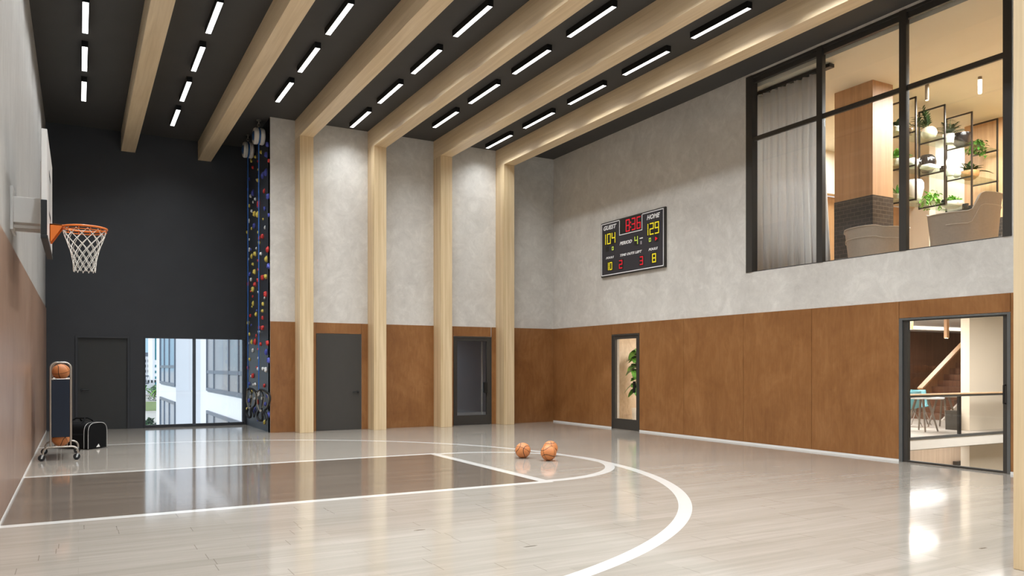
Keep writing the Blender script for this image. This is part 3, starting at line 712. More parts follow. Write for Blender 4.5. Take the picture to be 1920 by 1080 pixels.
def digit(mb, ch, u, v, w, hh, t):
    """seven segment digit, lower-left corner (u, v)"""
    gp = t*.12
    sg = {'a': (u+gp, v+hh-t, u+w-gp, v+hh), 'd': (u+gp, v, u+w-gp, v+t), 'g': (u+gp, v+hh/2-t/2, u+w-gp, v+hh/2+t/2),
          'b': (u+w-t, v+hh/2+gp, u+w, v+hh-gp), 'c': (u+w-t, v+gp, u+w, v+hh/2-gp), 'f': (u, v+hh/2+gp, u+t, v+hh-gp), 'e': (u, v+gp, u+t, v+hh/2-gp)}
    if ch == '1': sg = {'b': (u+w*.5, v+hh/2+gp, u+w*.5+t, v+hh-gp), 'c': (u+w*.5, v+gp, u+w*.5+t, v+hh/2-gp)}
    for s_ in SEG[ch]: a, b, c2, d2 = sg[s_]; sbox(mb, a, b, c2, d2, .057, .059)
def display(box, chars, led, label):
    bg = sbox(MB(), *box, .0535, .057).build('display', M['black'], sb, local=True); bg['label'] = label
    mb = MB()
    for ch, u, v, w, hh, t in chars: digit(mb, ch, u, v, w, hh, t)
    return bg, mb
bg, mb = display((.80, 4.485, 1.645, 4.842), [('8',1.045,4.525,.145,.28,.026),('3',1.262,4.528,.135,.278,.026),('6',1.445,4.53,.14,.275,.026)], 'led_r', 'black clock window with red digits 8:36')
sbox(mb, 1.207, 4.70, 1.240, 4.735, .057, .059); sbox(mb, 1.207, 4.595, 1.240, 4.63, .057, .059); mb.build('digits', M['led_r'], bg, local=True)
mb = MB()
for q in ((.80,4.478,1.645,4.496),(.80,4.496,.818,4.826),(1.627,4.496,1.645,4.826)): sbox(mb, *q, .057, .06)
mb.build('clock_border', M['sb_white'], sb, local=True)
for box, chars, led, lab in (
    ((.225,4.315,.665,4.61), [('1',.20,4.338,.10,.25,.024),('0',.325,4.338,.14,.25,.024),('4',.505,4.338,.14,.25,.024)], 'led_y', 'black display with yellow 104'),
    ((1.80,4.305,2.24,4.61), [('1',1.775,4.33,.11,.258,.024),('2',1.90,4.33,.14,.258,.024),('9',2.075,4.33,.14,.258,.024)], 'led_y', 'black display with yellow 129'),
    ((.266,4.166,.394,4.288), [], 'led_g', 'black unlit display'),
    ((.49,4.155,.60,4.28), [('0',.51,4.175,.07,.085,.018)], 'led_g', 'small display with green 0 under GUEST'),
    ((1.345,4.165,1.505,4.395), [('4',1.365,4.19,.12,.185,.022)], 'led_g', 'display with green 4 for the period'),
    ((1.855,4.165,1.965,4.285), [('0',1.875,4.183,.07,.085,.018)], 'led_g', 'small display with green 0 under HOME'),
    ((2.055,4.155,2.19,4.295), [], 'led_r', 'small display with red arrow'),
    ((.315,3.70,.545,3.93), [('1',.315,3.722,.09,.185,.022),('0',.415,3.722,.105,.185,.022)], 'led_y', 'display with yellow 10 under FOULS'),
    ((.77,3.69,.94,3.93), [('2',.79,3.713,.125,.195,.024)], 'led_r', 'display with red 2'),
    ((1.535,3.69,1.69,3.925), [('3',1.555,3.71,.115,.192,.024)], 'led_r', 'display with red 3'),
    ((1.93,3.69,2.14,3.935), [('8',1.985,3.714,.13,.198,.026)], 'led_y', 'display with yellow 8 under FOULS')):
    bg, mb = display(box, chars, led, lab)
    if 'arrow' in lab: mb.prism([(2.085, 4.178-3.565), (2.17, 4.224-3.565), (2.085, 4.27-3.565)], .057, .059, 'z')
    if mb.v: mb.build('digits', M[led], bg, local=True)
def lettering(txt, u0, v0, u1, v1, shear=.32, bold=.036):
    cu = bpy.data.curves.new('lettering', 'FONT'); cu.body = txt; cu.size = 1; cu.shear = shear; cu.offset = bold; cu.space_character = 1.06; cu.extrude = .003; cu.resolution_u = 3
    tmp = bpy.data.objects.new('tmp_lettering', cu); COL.objects.link(tmp)
    bpy.context.view_layer.update()
    me = bpy.data.meshes.new_from_object(tmp.evaluated_get(bpy.context.evaluated_depsgraph_get()))
    bpy.data.objects.remove(tmp); bpy.data.curves.remove(cu)
    xs = [v.co.x for v in me.vertices]; yv = [v.co.y for v in me.vertices]; x0, x1, y0, y1 = min(xs), max(xs), min(yv), max(yv)
    for v in me.vertices:
        v.co = (u0+(v.co.x-x0)/(x1-x0)*(u1-u0), v0-3.565+(v.co.y-y0)/(y1-y0)*(v1-v0), .0555+(v.co.z+.003)*.4)
    me.materials.clear(); me.materials.append(M['sb_white']); me.name = 'lettering'
    o = bpy.data.objects.new('lettering', me); COL.objects.link(o); o.parent = sb; o['label'] = 'white lettering '+txt
for a in (('GUEST',.178,4.678,.69,4.782), ('HOME',1.80,4.672,2.248,4.777), ('PERIOD',.812,4.25,1.272,4.328), ('TIME OUTS LEFT',.828,3.988,1.63,4.045), ('FOULS',.278,3.992,.59,4.043), ('FOULS',1.863,3.987,2.172,4.042)): lettering(*a)
mb = MB(); sbox(mb, 1.545, 4.296, 1.66, 4.318, .0535, .056); mb.build('dash_mark', M['sb_white'], sb, local=True)
M['sb_grey'] = plain('scoreboard grey print', (176,168,174), .5)
mb = MB(); sbox(mb, 1.575, 4.17, 1.62, 4.245, .0535, .056); mb.build('small_print', M['sb_grey'], sb, local=True, bevel=.01)

# ------------------------------------------------------------------ mezzanine lounge behind the high window
M['cream'] = plain('cream plaster', (232,220,200), .7, vary=.02, scale=2)
M['cream_warm'] = plain('warm cream ceiling', (216,210,192), .75, vary=.02, scale=2)
M['clad'] = wood('light wood cladding', (176,134,92), (206,166,122), 'z', .45)
M['clad_dark'] = wood('brown wood cladding', (160,120,84), (188,146,106), 'z', .45)
M['oak_floor'] = wood('oak boards', (168,138,108), (192,164,132), 'x', .4)
def brick_mat():
    t = NT('black glazed brick'); tc = t.n('ShaderNodeTexCoord'); s = t.n('ShaderNodeSeparateXYZ'); t.l(tc.outputs['Object'], s.inputs[0])
    cb = t.n('ShaderNodeCombineXYZ'); t.l(t.math('ADD', s.outputs[0], s.outputs[1]), cb.inputs[0]); t.l(s.outputs[2], cb.inputs[1])
    br = t.n('ShaderNodeTexBrick'); t.l(cb.outputs[0], br.inputs['Vector']); br.inputs['Scale'].default_value = 1
    br.inputs['Brick Width'].default_value = .16; br.inputs['Row Height'].default_value = .075; br.inputs['Mortar Size'].default_value = .006
    br.inputs['Color1'].default_value = lin(36,32,30); br.inputs['Color2'].default_value = lin(50,45,42); br.inputs['Mortar'].default_value = lin(84,76,68)
    t.bsdf(br.outputs['Color'], .3, bump=t.bump(br.outputs['Fac'], -.4, .004)); return t.mat
M['brick'] = brick_mat()
ZM, ZMC = 3.0, 6.72
struct(MB().box(XR+.2, 3.0, ZM-.16, 21, 14.0, ZM).build('floor_mezzanine', M['oak_floor']))
struct(MB().box(XR+.2, 3.0, ZMC, 21, 14.0, ZMC+.2).build('ceiling_mezzanine', M['cream_warm']))
mb = MB(); mb.box(17.05, 3.0, 4.60, 17.25, 10.27, ZMC); struct(mb.build('wall_mezzanine_rear', M['clad']))
struct(MB().box(17.02, 3.0, ZM, 17.25, 10.27, 4.60).build('trim_brick_dado', M['brick']))
struct(MB().box(19.4, 10.0, ZM, 19.6, 14.0, ZMC).build('wall_mezzanine_far', M['cream']))
mb = MB(); mb.box(XR+.2, 13.0, 5.68, 19.4, 13.2, ZMC); struct(mb.build('wall_mezzanine_side', M['cream']))
struct(MB().box(XR+.2, 13.25, ZM, 19.4, 13.4, 5.68).build('trim_niche', M['clad']))
struct(MB().box(XR+.2, 3.0, ZM, 17.25, 3.2, ZMC).build('wall_mezzanine_near', M['cream']))
# clad pillar
p = sroot('pillar_mezzanine', (13.05, 9.8, ZM)); p['kind'] = 'structure'
MB().box(12.76, 9.39, 4.61, 13.34, 10.22, ZMC).build('cladding', M['clad_dark'], p)
MB().box(12.755, 9.385, ZM, 13.345, 10.225, 4.61).build('brick_base', M['brick'], p)
# curtain
def curtain_mat():
    t = NT('sheer grey curtain'); a = t.n('ShaderNodeBsdfDiffuse'); b = t.n('ShaderNodeBsdfTranslucent'); m = t.n('ShaderNodeMixShader')
    a.inputs[0].default_value = lin(240,240,240); b.inputs[0].default_value = lin(240,240,240); m.inputs[0].default_value = .4
    t.l(a.outputs[0], m.inputs[1]); t.l(b.outputs[0], m.inputs[2]); t.l(m.outputs[0], t.out.inputs[0]); return t.mat
M['curtain'] = curtain_mat()
mb = MB(); n = 130; ya, yb = 10.98, 9.33
vs = []; fs = []
for i in range(n+1):
    f = i/n; y = ya+(yb-ya)*f
    x = 11.42+.045*math.sin(f*PI*2*9.5+.8*math.sin(f*7))+.02*math.sin(f*PI*2*23)
    for z, k in ((ZM+.03, 1.25), (5.0, 1.0), (6.64+.006*math.sin(f*PI*38), .85)): vs.append((11.42+(x-11.42)*k, y-(.11*f*(1 if z < 4 else 0)), z))
for i in range(n):
    for k in range(2): fs.append((i*3+k, i*3+3+k, i*3+4+k, i*3+1+k))
mb.add(vs, fs); o = mb.build('curtain', M['curtain'], None, smooth=180)
so = o.modifiers.new('Solidify', 'SOLIDIFY'); so.thickness = .004
tag(o, 'sheer grey floor-length curtain drawn behind the high window', 'curtain')
tag(MB().box(11.36, 9.2, 6.64, 11.48, 11.1, 6.70).build('curtain_track', M['black']), 'dark curtain track fixed above the grey curtain', 'curtain track')
# cylinder spots
M['spot'] = plain('beige spot housing', (128,118,102), .5)
M['spot_lens'] = emit('spot lens', (255,230,190), 9)
for x, y, lab in ((13.85, 9.05, 'nearer the wood-clad pillar'), (14.35, 8.36, 'nearer the bare end of the lounge')):
    s_ = thing('ceiling_spot', 'beige cylinder spotlight hanging from the lounge ceiling, '+lab, 'spotlight', (x, y, ZMC), group='lounge cylinder spotlights')
    MB().lathe([(0,0),(.034,0),(.034,-.29),(.03,-.30),(0,-.30)], (x, y, ZMC), 18).build('housing', M['spot'], s_, smooth=40)
    MB().lathe([(0,-.299),(.026,-.299),(.026,-.303),(0,-.303)], (x, y, ZMC), 16).build('lens', M['spot_lens'], s_)
# suspended shelving
M['shelf_metal'] = plain('dark bronze tube', (52,44,38), .35, .5)
SHX = [14.13, 15.05, 15.96, 16.86]; SY0, SY1 = 9.46, 10.0; SZ = [4.71, 5.37, 6.02]
sh = thing('hanging_shelf', 'open shelving of bronze frames and glass shelves hung from the lounge ceiling', 'shelf', (15.2, 9.73, 4.69))
for x in SHX:
    mb = MB(); t_ = .028
    for y in (SY0, SY1): mb.box(x-t_/2, y-t_/2, 4.66, x+t_/2, y+t_/2, 6.66)
    mb.box(x-t_/2, SY0, 6.632, x+t_/2, SY1, 6.66)
    for z in SZ: mb.box(x-t_/2, SY0, z-.045, x+t_/2, SY1, z-.018)
    mb.build('frame', M['shelf_metal'], sh)
for z in SZ: MB().box(13.5, SY0+.02, z-.018, 16.98, SY1-.02, z).build('glass_shelf', M['glass_soft'], sh)
# plants and pots
def leaf_mat(name, a, b):
    t = NT(name); n = t.noise(t.coord(), 7, 3); t.bsdf(t.ramp(n, [(.3, lin(*a)), (.7, lin(*b))]), .42, spec=.4); return t.mat
M['leaf_dark'] = leaf_mat('dark green leaf', (30,52,28), (52,84,38)); M['leaf'] = leaf_mat('green leaf', (58,104,38), (104,150,58)); M['leaf_bright'] = leaf_mat('bright green leaf', (84,142,44), (138,188,72))
def leaf(mb, base, d, L, w, droop=.3, seg=5, fold=.18):
    b = Vector(base); d = Vector(d).normalized(); side = d.cross(Vector((0,0,1)))
    if side.length < .05: side = Vector((1,0,0))
    side.normalize(); up = side.cross(d)
    vs = []; fs = []
    for i in range(seg+1):
        f = i/seg; ww = w*math.sin(PI*min(.98, .06+.9*f))**.8
        c = b+d*L*f+Vector((0,0,-1))*droop*L*f*f
        vs += [c-side*ww/2+up*ww*fold, c, c+side*ww/2+up*ww*fold]
    for i in range(seg):
        o = i*3; fs += [(o,o+1,o+4,o+3), (o+1,o+2,o+5,o+4)]
    mb.add(vs, fs)
def rdir(rnd, el0, el1):
    a = rnd.uniform(0, 2*PI); e = math.radians(rnd.uniform(el0, el1)); return Vector((math.cos(a)*math.cos(e), math.sin(a)*math.cos(e), math.sin(e)))
POTS = {}
def pot_prof(kind, r, h):
    return {'round': [(0,0),(r*.5,0),(r*.85,h*.2),(r,h*.5),(r*.85,h*.82),(r*.55,h),(r*.5,h),(r*.5,h*.9),(0,h*.85)],
            'cyl': [(0,0),(r*.85,0),(r,h*.95),(r,h),(r*.88,h),(r*.86,h*.9),(0,h*.88)],
            'bowl': [(0,0),(r*.55,0),(r*.9,h*.35),(r,h*.8),(r*.98,h),(r*.88,h),(r*.86,h*.85),(0,h*.8)],
            'hour': [(0,0),(r*.8,0),(r,h*.2),(r*.72,h*.5),(r,h*.8),(r*.6,h),(r*.5,h),(0,h*.95)]}[kind]
def plant(name, label, cat, x, y, z, pot, potmat, kind, rnd_seed, group=None, **kw):
    r = thing(name, label, cat, (x, y, z), group=group); rnd = random.Random(rnd_seed)
    pk, pr, ph = pot
    MB().lathe(pot_prof(pk, pr, ph), (0,0,0), 24).build('pot', M[potmat], r, local=True, smooth=50)
    mb = MB(); L = kw.get('L', .25); w = kw.get('w', .05); n = kw.get('n', 30); top = ph*.88
    if kind == 'tuft':
        for _ in range(n): leaf(mb, (rnd.uniform(-1,1)*pr*.4, rnd.uniform(-1,1)*pr*.4, top), rdir(rnd, kw.get('e0', 15), kw.get('e1', 85)), L*rnd.uniform(.6,1.1), w*rnd.uniform(.7,1.2), kw.get('droop', .4))
    elif kind == 'palm':
        for _ in range(n):
            d = rdir(rnd, 25, 80); LL = L*rnd.uniform(.7,1.1)
            for i in range(1, 11):
                f = i/10; c = Vector((0,0,top))+d*LL*f+Vector((0,0,-1))*.35*LL*f*f
                sd = d.cross(Vector((0,0,1))).normalized()
                for s_ in (-1, 1): leaf(mb, c, d*.6+sd*s_*.9+Vector((0,0,-.1)), LL*.36*math.sin(PI*(.15+.8*f)), .022, .25, 3)
            mb.tube([(0,0,top), Vector((0,0,top))+d*LL*.5+Vector((0,0,-.0875*LL)), Vector((0,0,top))+d*LL+Vector((0,0,-.35*LL))], .004, 4)
    elif kind == 'bush':
        for _ in range(n):
            d = rdir(rnd, -10, 90); c = Vector((0,0,top))+Vector((d.x*kw.get('rx', L), d.y*kw.get('ry', L), d.z*kw.get('rz', L)))*rnd.uniform(.35,1)
            leaf(mb, c, rdir(rnd, -20, 60), w*1.6, w, .3, 3)
            if rnd.random() < .3: mb.tube([(0,0,top*.8), c], .003, 4)
    elif kind == 'trail':
        for _ in range(n):
            d = rdir(rnd, -25, 60); LL = rnd.uniform(.3,1)
            c = Vector((d.x*L*LL, d.y*L*.6*LL, top+d.z*L*LL-.25*L*LL*LL))
            leaf(mb, c, rdir(rnd, -40, 30), w*1.8, w, .4, 3)
    elif kind == 'sprig':
        for _ in range(n):
            d = rdir(rnd, 20, 75)
            if kw.get('lean'): d = (d+Vector(kw['lean'])).normalized()
            LL = L*rnd.uniform(.7,1.1); mb.tube([(0,0,top), Vector((0,0,top))+d*LL], .004, 4)
            for i in range(2, 9):
                c = Vector((0,0,top))+d*LL*i/8
                for s_ in (-1, 1): leaf(mb, c, d*.7+d.cross(Vector((0,0,1))).normalized()*s_*.8+Vector((0,0,rnd.uniform(-.1,.3))), L*.32, .034, .2, 3)
    mb.build('foliage', M[kw.get('mat', 'leaf')], r, local=True, fix=False, smooth=180)
    return r
M['pot_white'] = plain('white ceramic', (230,224,214), .35, vary=.02); M['pot_cream'] = plain('cream ceramic', (214,198,172), .45, vary=.03)
M['pot_black'] = plain('smoked black glass', (38,33,30), .15, vary=.1); M['pot_wood'] = wood('turned wood', (168,118,72), (200,152,100), 'z', .45)
M['jar_brown'] = plain('brown jar', (120,88,56), .35)
PY = 9.73
plant('leafy_plant', 'leafy green plant on the top glass shelf beside the clad pillar', 'plant', 13.92, PY, SZ[2], ('cyl', .07, .10), 'pot_white', 'tuft', 1, L=.26, w=.07, n=22, mat='leaf_dark')
plant('broadleaf_plant', 'broad-leaved green plant on the middle glass shelf beside the clad pillar', 'plant', 13.92, PY, SZ[1], ('cyl', .08, .12), 'pot_white', 'tuft', 2, L=.34, w=.11, n=18, mat='leaf')
plant('grassy_plant', 'thin-leaved green plant on the lowest glass shelf beside the clad pillar', 'plant', 13.95, PY, SZ[0], ('cyl', .07, .10), 'pot_white', 'tuft', 3, L=.32, w=.03, n=30, mat='leaf')
one(MB().lathe(pot_prof('bowl', .055, .13), seg=20), 'jar', M['jar_brown'], 'small brown glass jar on the top glass shelf', 'jar', (14.36, PY, SZ[2]), smooth=50)
plant('leafy_branches', 'round cream vase with dark leafy branches on the top glass shelf', 'vase', 14.96, PY, SZ[2], ('round', .15, .24), 'pot_cream', 'sprig', 4, L=.40, n=8, mat='leaf_dark', lean=(-.9,.3,.1))
plant('parlour_palm', 'feathery palm in a white pot on the top glass shelf', 'plant', 15.60, PY, SZ[2], ('cyl', .11, .19), 'pot_white', 'palm', 5, L=.46, n=15, mat='leaf_dark')
one(MB().lathe(pot_prof('bowl', .19, .26), seg=28), 'bowl_vase', M['pot_black'], 'wide smoked black vase on the top glass shelf', 'vase', (16.05, PY, SZ[2]), smooth=50)
plant('trailing_plant', 'bushy trailing plant on the top glass shelf against the wood wall', 'plant', 16.62, PY, SZ[2], ('bowl', .09, .08), 'pot_black', 'trail', 6, L=.27, w=.05, n=150, mat='leaf')
one(MB().lathe(pot_prof('round', .105, .20), seg=24), 'round_vase', M['pot_white'], 'round white vase on the middle glass shelf', 'vase', (14.44, PY, SZ[1]), smooth=50)
one(MB().lathe([(0,0),(.09,0),(.15,.08),(.17,.19),(.15,.29),(.10,.34),(.07,.34),(.07,.31),(0,.3)], seg=48, ridge=.035, nr=20), 'ribbed_vase', M['pot_black'], 'dark ribbed round vase on the middle glass shelf', 'vase', (14.98, PY+.06, SZ[1]), smooth=50)
bkm = {}
def book(x, y, z, sx, sy, sz, rgb, label, cat='book', group=None, rot=0):
    k = rgb
    if k not in bkm: bkm[k] = plain('book cover %d %d %d' % rgb, rgb, .5)
    r = thing('book', label, cat, (x, y, z), (0,0,rot), group)
    mb = MB(); mb.box(-sx/2, -sy/2, 0, sx/2, sy/2, sz*.1); mb.box(-sx/2, -sy/2, sz*.9, sx/2, sy/2, sz); mb.box(-sx/2, -sy/2, sz*.1, -sx/2+.004, sy/2, sz*.9); mb.build('cover', bkm[k], r, local=True)
    MB().box(-sx/2+.004, -sy/2+.006, sz*.1, sx/2-.006, sy/2-.006, sz*.9).build('pages', M['white'], r, local=True)
    return r
book(14.72, PY-.14, SZ[1], .26, .20, .04, (222,216,206), 'pale book lying under another, in front of the dark ribbed vase', group=None)
book(14.74, PY-.14, SZ[1]+.04, .23, .18, .035, (236,232,226), 'pale book lying on top of another, in front of the dark ribbed vase')
mb = MB(); mb.box(-.05,-.04,0,.05,.04,.08); mb.box(-.03,-.025,.08,.03,.025,.12); one(mb, 'ornament', M['pot_black'], 'small black block ornament beside the dark ribbed vase', 'ornament', (15.22, PY-.12, SZ[1]), bevel=.008)
one(MB().lathe(pot_prof('hour', .085, .36), seg=24), 'hourglass_vase', M['pot_white'], 'white hourglass vase on the middle glass shelf', 'vase', (15.66, PY, SZ[1]), smooth=50)
one(MB().lathe(pot_prof('round', .08, .15), seg=24), 'bottle_vase', M['pot_white'], 'small rounded white vase beside the white hourglass vase', 'vase', (15.92, PY+.02, SZ[1]), smooth=50)
plant('agave_plant', 'spiky green plant in a wooden bowl on the middle glass shelf', 'plant', 16.34, PY, SZ[1], ('bowl', .18, .17), 'pot_wood', 'tuft', 8, L=.36, w=.075, n=30, droop=.35, mat='leaf_dark', e0=10, e1=75)
one(MB().lathe([(0,0),(.10,0),(.15,.10),(.185,.26),(.18,.36),(.15,.42),(.13,.42),(.13,.38),(0,.36)], seg=64, ridge=.03, nr=26, flute=9), 'fluted_vase', M['pot_white'], 'large white vase with slanted flutes on the lowest glass shelf', 'vase', (14.46, PY, SZ[0]), smooth=50)
plant('ivy_plant', 'green ivy spilling over the lowest glass shelf beside the fluted vase', 'plant', 14.94, PY-.06, SZ[0], ('bowl', .09, .10), 'pot_white', 'trail', 9, L=.30, w=.045, n=170, mat='leaf_bright')
plant('bushy_plant', 'low bushy green plant in an oval white bowl on the lowest glass shelf', 'plant', 15.74, PY, SZ[0], ('bowl', .19, .13), 'pot_white', 'bush', 10, n=260, w=.035, rx=.2, ry=.16, rz=.13, mat='leaf_bright')
for x, w_, h_, lab in ((16.05, .06, .11, 'small black box beside the bushy plant'), (16.27, .14, .09, 'wide black box on the lowest glass shelf'), (15.33, .05, .12, 'slim black box beside the ivy')):
    mb = MB(); mb.box(-w_/2,-.05,0,w_/2,.05,h_*.8); mb.box(-w_/2-.003,-.053,h_*.8,w_/2+.003,.053,h_); one(mb, 'box', M['black'], lab, 'box', (x, PY-.08, SZ[0]))
book(16.60, PY-.05, SZ[0], .26, .19, .03, (214,206,194), 'pale book lowest of three lying beside the wide black box')
book(16.61, PY-.05, SZ[0]+.03, .24, .18, .025, (236,232,226), 'white book second of three lying beside the wide black box')
book(16.60, PY-.05, SZ[0]+.055, .21, .16, .022, (226,222,216), 'white book topmost of three lying beside the wide black box')
# small wall shelf, sculpture and white wall beyond the hanging shelf
ws = tag(MB().box(17.6, 10.9, 3.93, 18.5, 11.1, 3.96).build('wall_shelf', M['white']), 'small white ledge below the hanging glass shelves', 'shelf')
struct(MB().box(17.3, 11.1, ZM, 19.4, 11.25, ZMC).build('wall_mezzanine_partition', M['cream']))
for i, (dx, rgb, lab) in enumerate(((.0, (40,38,36), 'black upright book, outermost on the small white ledge'), (.05, (226,220,210), 'white upright book beside the black one on the small ledge'), (.10, (90,84,78), 'grey upright book on the small white ledge'))):
    r = book(17.72+dx*1.6, 11.0, 3.96, .19, .15, .045, rgb, lab); r.rotation_euler = (0, -PI/2, 0)
sc_ = thing('wood_sculpture', 'curved brown wood sculpture standing below the hanging glass shelves', 'sculpture', (18.25, 10.98, 3.96))
mb = MB(); prev = []
for k in range(15):
    f = k/14; prev.append((.10*math.sin(f*PI*1.3)-.02, 0, .02+.46*f))
mb.tube(prev, [.055+.05*math.sin(PI*f/14) for f in range(15)], 12); mb.build('figure', M['pot_wood'], sc_, local=True, smooth=60)
MB().box(-.10,-.07,0,.10,.07,.02).build('base', M['black'], sc_, local=True)
# armchairs
M['chair'] = plain('taupe upholstery', (184,170,152), .75, vary=.04, scale=30); M['chair_pipe'] = plain('pale seam piping', (214,202,184), .7)
def armchair(label, x, y, rz, sc, back=.78, arm=.62):
    r = thing('armchair', label, 'armchair', (x, y, ZM), (0,0,rz), 'lounge armchairs')
    mb = MB(); n = 40; vs = []; fs = []
    for i in range(n+1):
        a = math.radians(-128+256*i/n); c = abs(a)/math.radians(128)
        u_ = min(1, max(0, (c-.27)/.16)); top = back+(arm-back)*u_*u_*(3-2*u_)+(.03 if c > .97 else 0)
        for rr, zz in ((.40, .20), (.46, top-.02), (.475, top), (.45, top+.006), (.385, top-.02), (.34, .42), (.36,.20)):
            vs.append((-rr*math.cos(a)*sc, rr*math.sin(a)*1.05*sc, zz))
    m_ = 7
    for i in range(n):
        for k in range(m_): fs.append((i*m_+k, (i+1)*m_+k, (i+1)*m_+(k+1) % m_, i*m_+(k+1) % m_))
    fs += [tuple(range(m_))[::-1], tuple(n*m_+k for k in range(m_))]
    mb.add(vs, fs); mb.build('backrest', M['chair'], r, local=True, smooth=45)
    mb = MB(); mb.tube([vs[i*m_+2] for i in range(n+1)], .006, 5); mb.tube([(vs[i*m_+1][0]*.99, vs[i*m_+1][1]*.99, vs[i*m_+1][2]-.16) for i in range(6, n-5)], .005, 5); mb.build('seam_piping', M['chair_pipe'], r, local=True)
    MB().lathe([(0,.22),(.33*sc,.22),(.36*sc,.28),(.355*sc,.40),(.30*sc,.45),(0,.46)], (.03,0,0), 28).build('seat', M['chair'], r, local=True, smooth=50)
    for k in range(4):
        a = PI/4+k*PI/2; mb = MB(); mb.tube([(.22*sc*math.cos(a), .22*sc*math.sin(a), .22), (.30*sc*math.cos(a), .30*sc*math.sin(a), 0)], [.016, .011], 8); mb.build('leg', M['black'], r, local=True)
armchair('taupe armchair with a low back, behind the high window beside the dark brick pillar', 11.95, 8.72, math.radians(-5), 1.05, .80, .76)
armchair('taupe armchair with a raised back, behind the high window below the glass shelves', 12.05, 7.30, math.radians(98), 1.15, 1.06, .78)

# ------------------------------------------------------------------ atrium behind the glazed front
M['wood_dark'] = wood('dark wood wall', (92,62,46), (124,86,64), 'z', .4); M['wood_lower'] = wood('pale wood panelling', (184,162,140), (210,190,168), 'z', .5)
M['atrium_floor'] = plain('grey stone floor', (186,178,168), .35, vary=.05, scale=3); M['slab'] = plain('white slab edge', (238,234,226), .5, vary=.02)
M['beige'] = plain('beige plaster', (206,194,170), .7, vary=.03, scale=1.5)
SYE = 9.95
struct(MB().box(XR+.2, SYE+.02, -.25, 28, 17, 0).build('floor_atrium', M['atrium_floor']))
struct(MB().box(XR+.2, SYE, -.235, 28, SYE+.02, -.02).build('trim_slab_edge', M['slab']))
struct(MB().box(XR+.2, SYE-.02, -.03, 28, SYE+.06, .02).build('trim_balustrade_base', M['metal_grey']))
struct(MB().box(XR+.2, 3, 2.72, 28, 17, 2.83).build('ceiling_atrium', M['white']))
struct(MB().box(15.7, 16.4, -.0, 28, 16.6, 2.72).build('wall_atrium_rear', M['wood_dark']))
struct(MB().box(17.62, 10.5, -3.4, 28, 10.7, 2.72).build('wall_atrium_side', M['cream']))
struct(MB().box(28, 3, -3.4, 28.2, 17, 2.72).build('wall_atrium_end', M['beige']))
struct(MB().box(XR+.2, 2.8, -3.4, 28.2, 3, 2.72).build('wall_atrium_near', M['beige']))
struct(MB().box(XR+.0, 3, -3.55, 28, 17, -3.4).build('floor_lower', M['atrium_floor']))
struct(MB().box(XR+.2, 11.6, -3.4, 20.5, 11.8, -.25).build('wall_lower', M['wood_lower']))
struct(MB().box(XR, 3, -3.4, XR+.2, 17, -.12).build('wall_lower_hall', M['beige']))
w = sroot('window_4', (19.4, 11.5, -3.0))
M['daypane'] = emit('bright daylit opening', (255,255,255), 1.6)
mb = frame_rect('y', 11.5, 11.6, 18.78, 20.0, -3.0, -.87, .10); mb.box(19.08, 11.5, -2.9, 19.25, 11.6, -.97); mb.build('frame', M['metal'], w)
for a, b in ((18.88, 19.08), (19.25, 19.9)): MB().box(a, 11.57, -2.9, b, 11.59, -.97).build('pane', M['pot_white'], w)
# ceiling recess light
M['cove'] = emit('cove light', (255,244,226), 4.0)
r = thing('ceiling_cove_light', 'long white light recess in the atrium ceiling above the stairs', 'ceiling light', (21, 15.3, 2.72))
mb = MB(); mb.box(17.9-6, 15.5, 2.62, 27.5, 16.4, 2.72); mb.build('bulkhead', M['white'], r)
MB().box(12.2, 15.42, 2.655, 27.4, 15.495, 2.70).build('diffuser', M['cove'], r)
# balustrade
bl = thing('balustrade', 'glass balustrade with pale wood handrail along the atrium floor edge', 'railing', (15, SYE, 0))
MB().box(XR+.25, SYE-.035, .865, 17.85+6, SYE+.075, .895).build('handrail', M['timber_x'] if 'timber_x' in M else wood('pale handrail wood', (196,162,126), (222,190,152), 'x', .4), bl, bevel=.006)
MB().box(XR+.25, SYE+.0, .82, 23.85, SYE+.05, .865).build('top_channel', M['metal_grey'], bl)
for x in (12.95, 14.66, 16.37, 18.08, 19.79, 21.5): MB().box(x-.035, SYE, .02, x+.035, SYE+.05, .82).build('post', M['black'], bl)
for a, b in ((11.4, 12.91), (12.99, 14.62), (14.70, 16.33), (16.41, 18.04), (18.12, 19.75), (19.83, 21.46)): MB().box(a, SYE+.02, .02, b, SYE+.03, .82).build('glass_panel', M['glass'], bl)
# stair
st = thing('staircase', 'staircase with wood panel balustrade and oak handrail rising in front of the dark wood wall', 'staircase', (21.1, 13.6, 0))
M['oak'] = wood('oak cap', (196,152,110), (220,178,134), 'x', .4); M['stair_panel'] = wood('walnut stair panel', (150,110,80), (178,136,102), 'z', .42)
x0, z0, x1, z1 = 21.15, .84, 26.6, 4.35; sl = (z1-z0)/(x1-x0); xe = 23.97
ZT = lambda x: z0+sl*(x-x0)
xt = x0+(2.70-z0)/sl
MB().prism([(x0-.35, 0), (x0, ZT(x0)), (xt, 2.70), (xt, 1.2), (x0+.9, 0)], 13.98, 14.04, 'y').build('wood_panel', M['stair_panel'], st)
mb = MB(); mb.bar((x0-.03, 14.01, ZT(x0)-.02), (xt, 14.01, 2.70), .16, .05); mb.build('handrail', M['oak'], st)
for k in range(11):
    x = 20.45+.29*k; z = .175*(k+1)
    if z < 1.9: MB().box(x, 12.95, z-.175, x+.32, 13.98, z).build('tread', M['wood_dark'], st)
mb = MB(); mb.prism([(20.4, 0), (20.5, .05), (23.6, 1.92), (23.6, 1.4), (21.3, 0)], 12.9, 12.95, 'y'); mb.build('stringer', M['slab'], st)
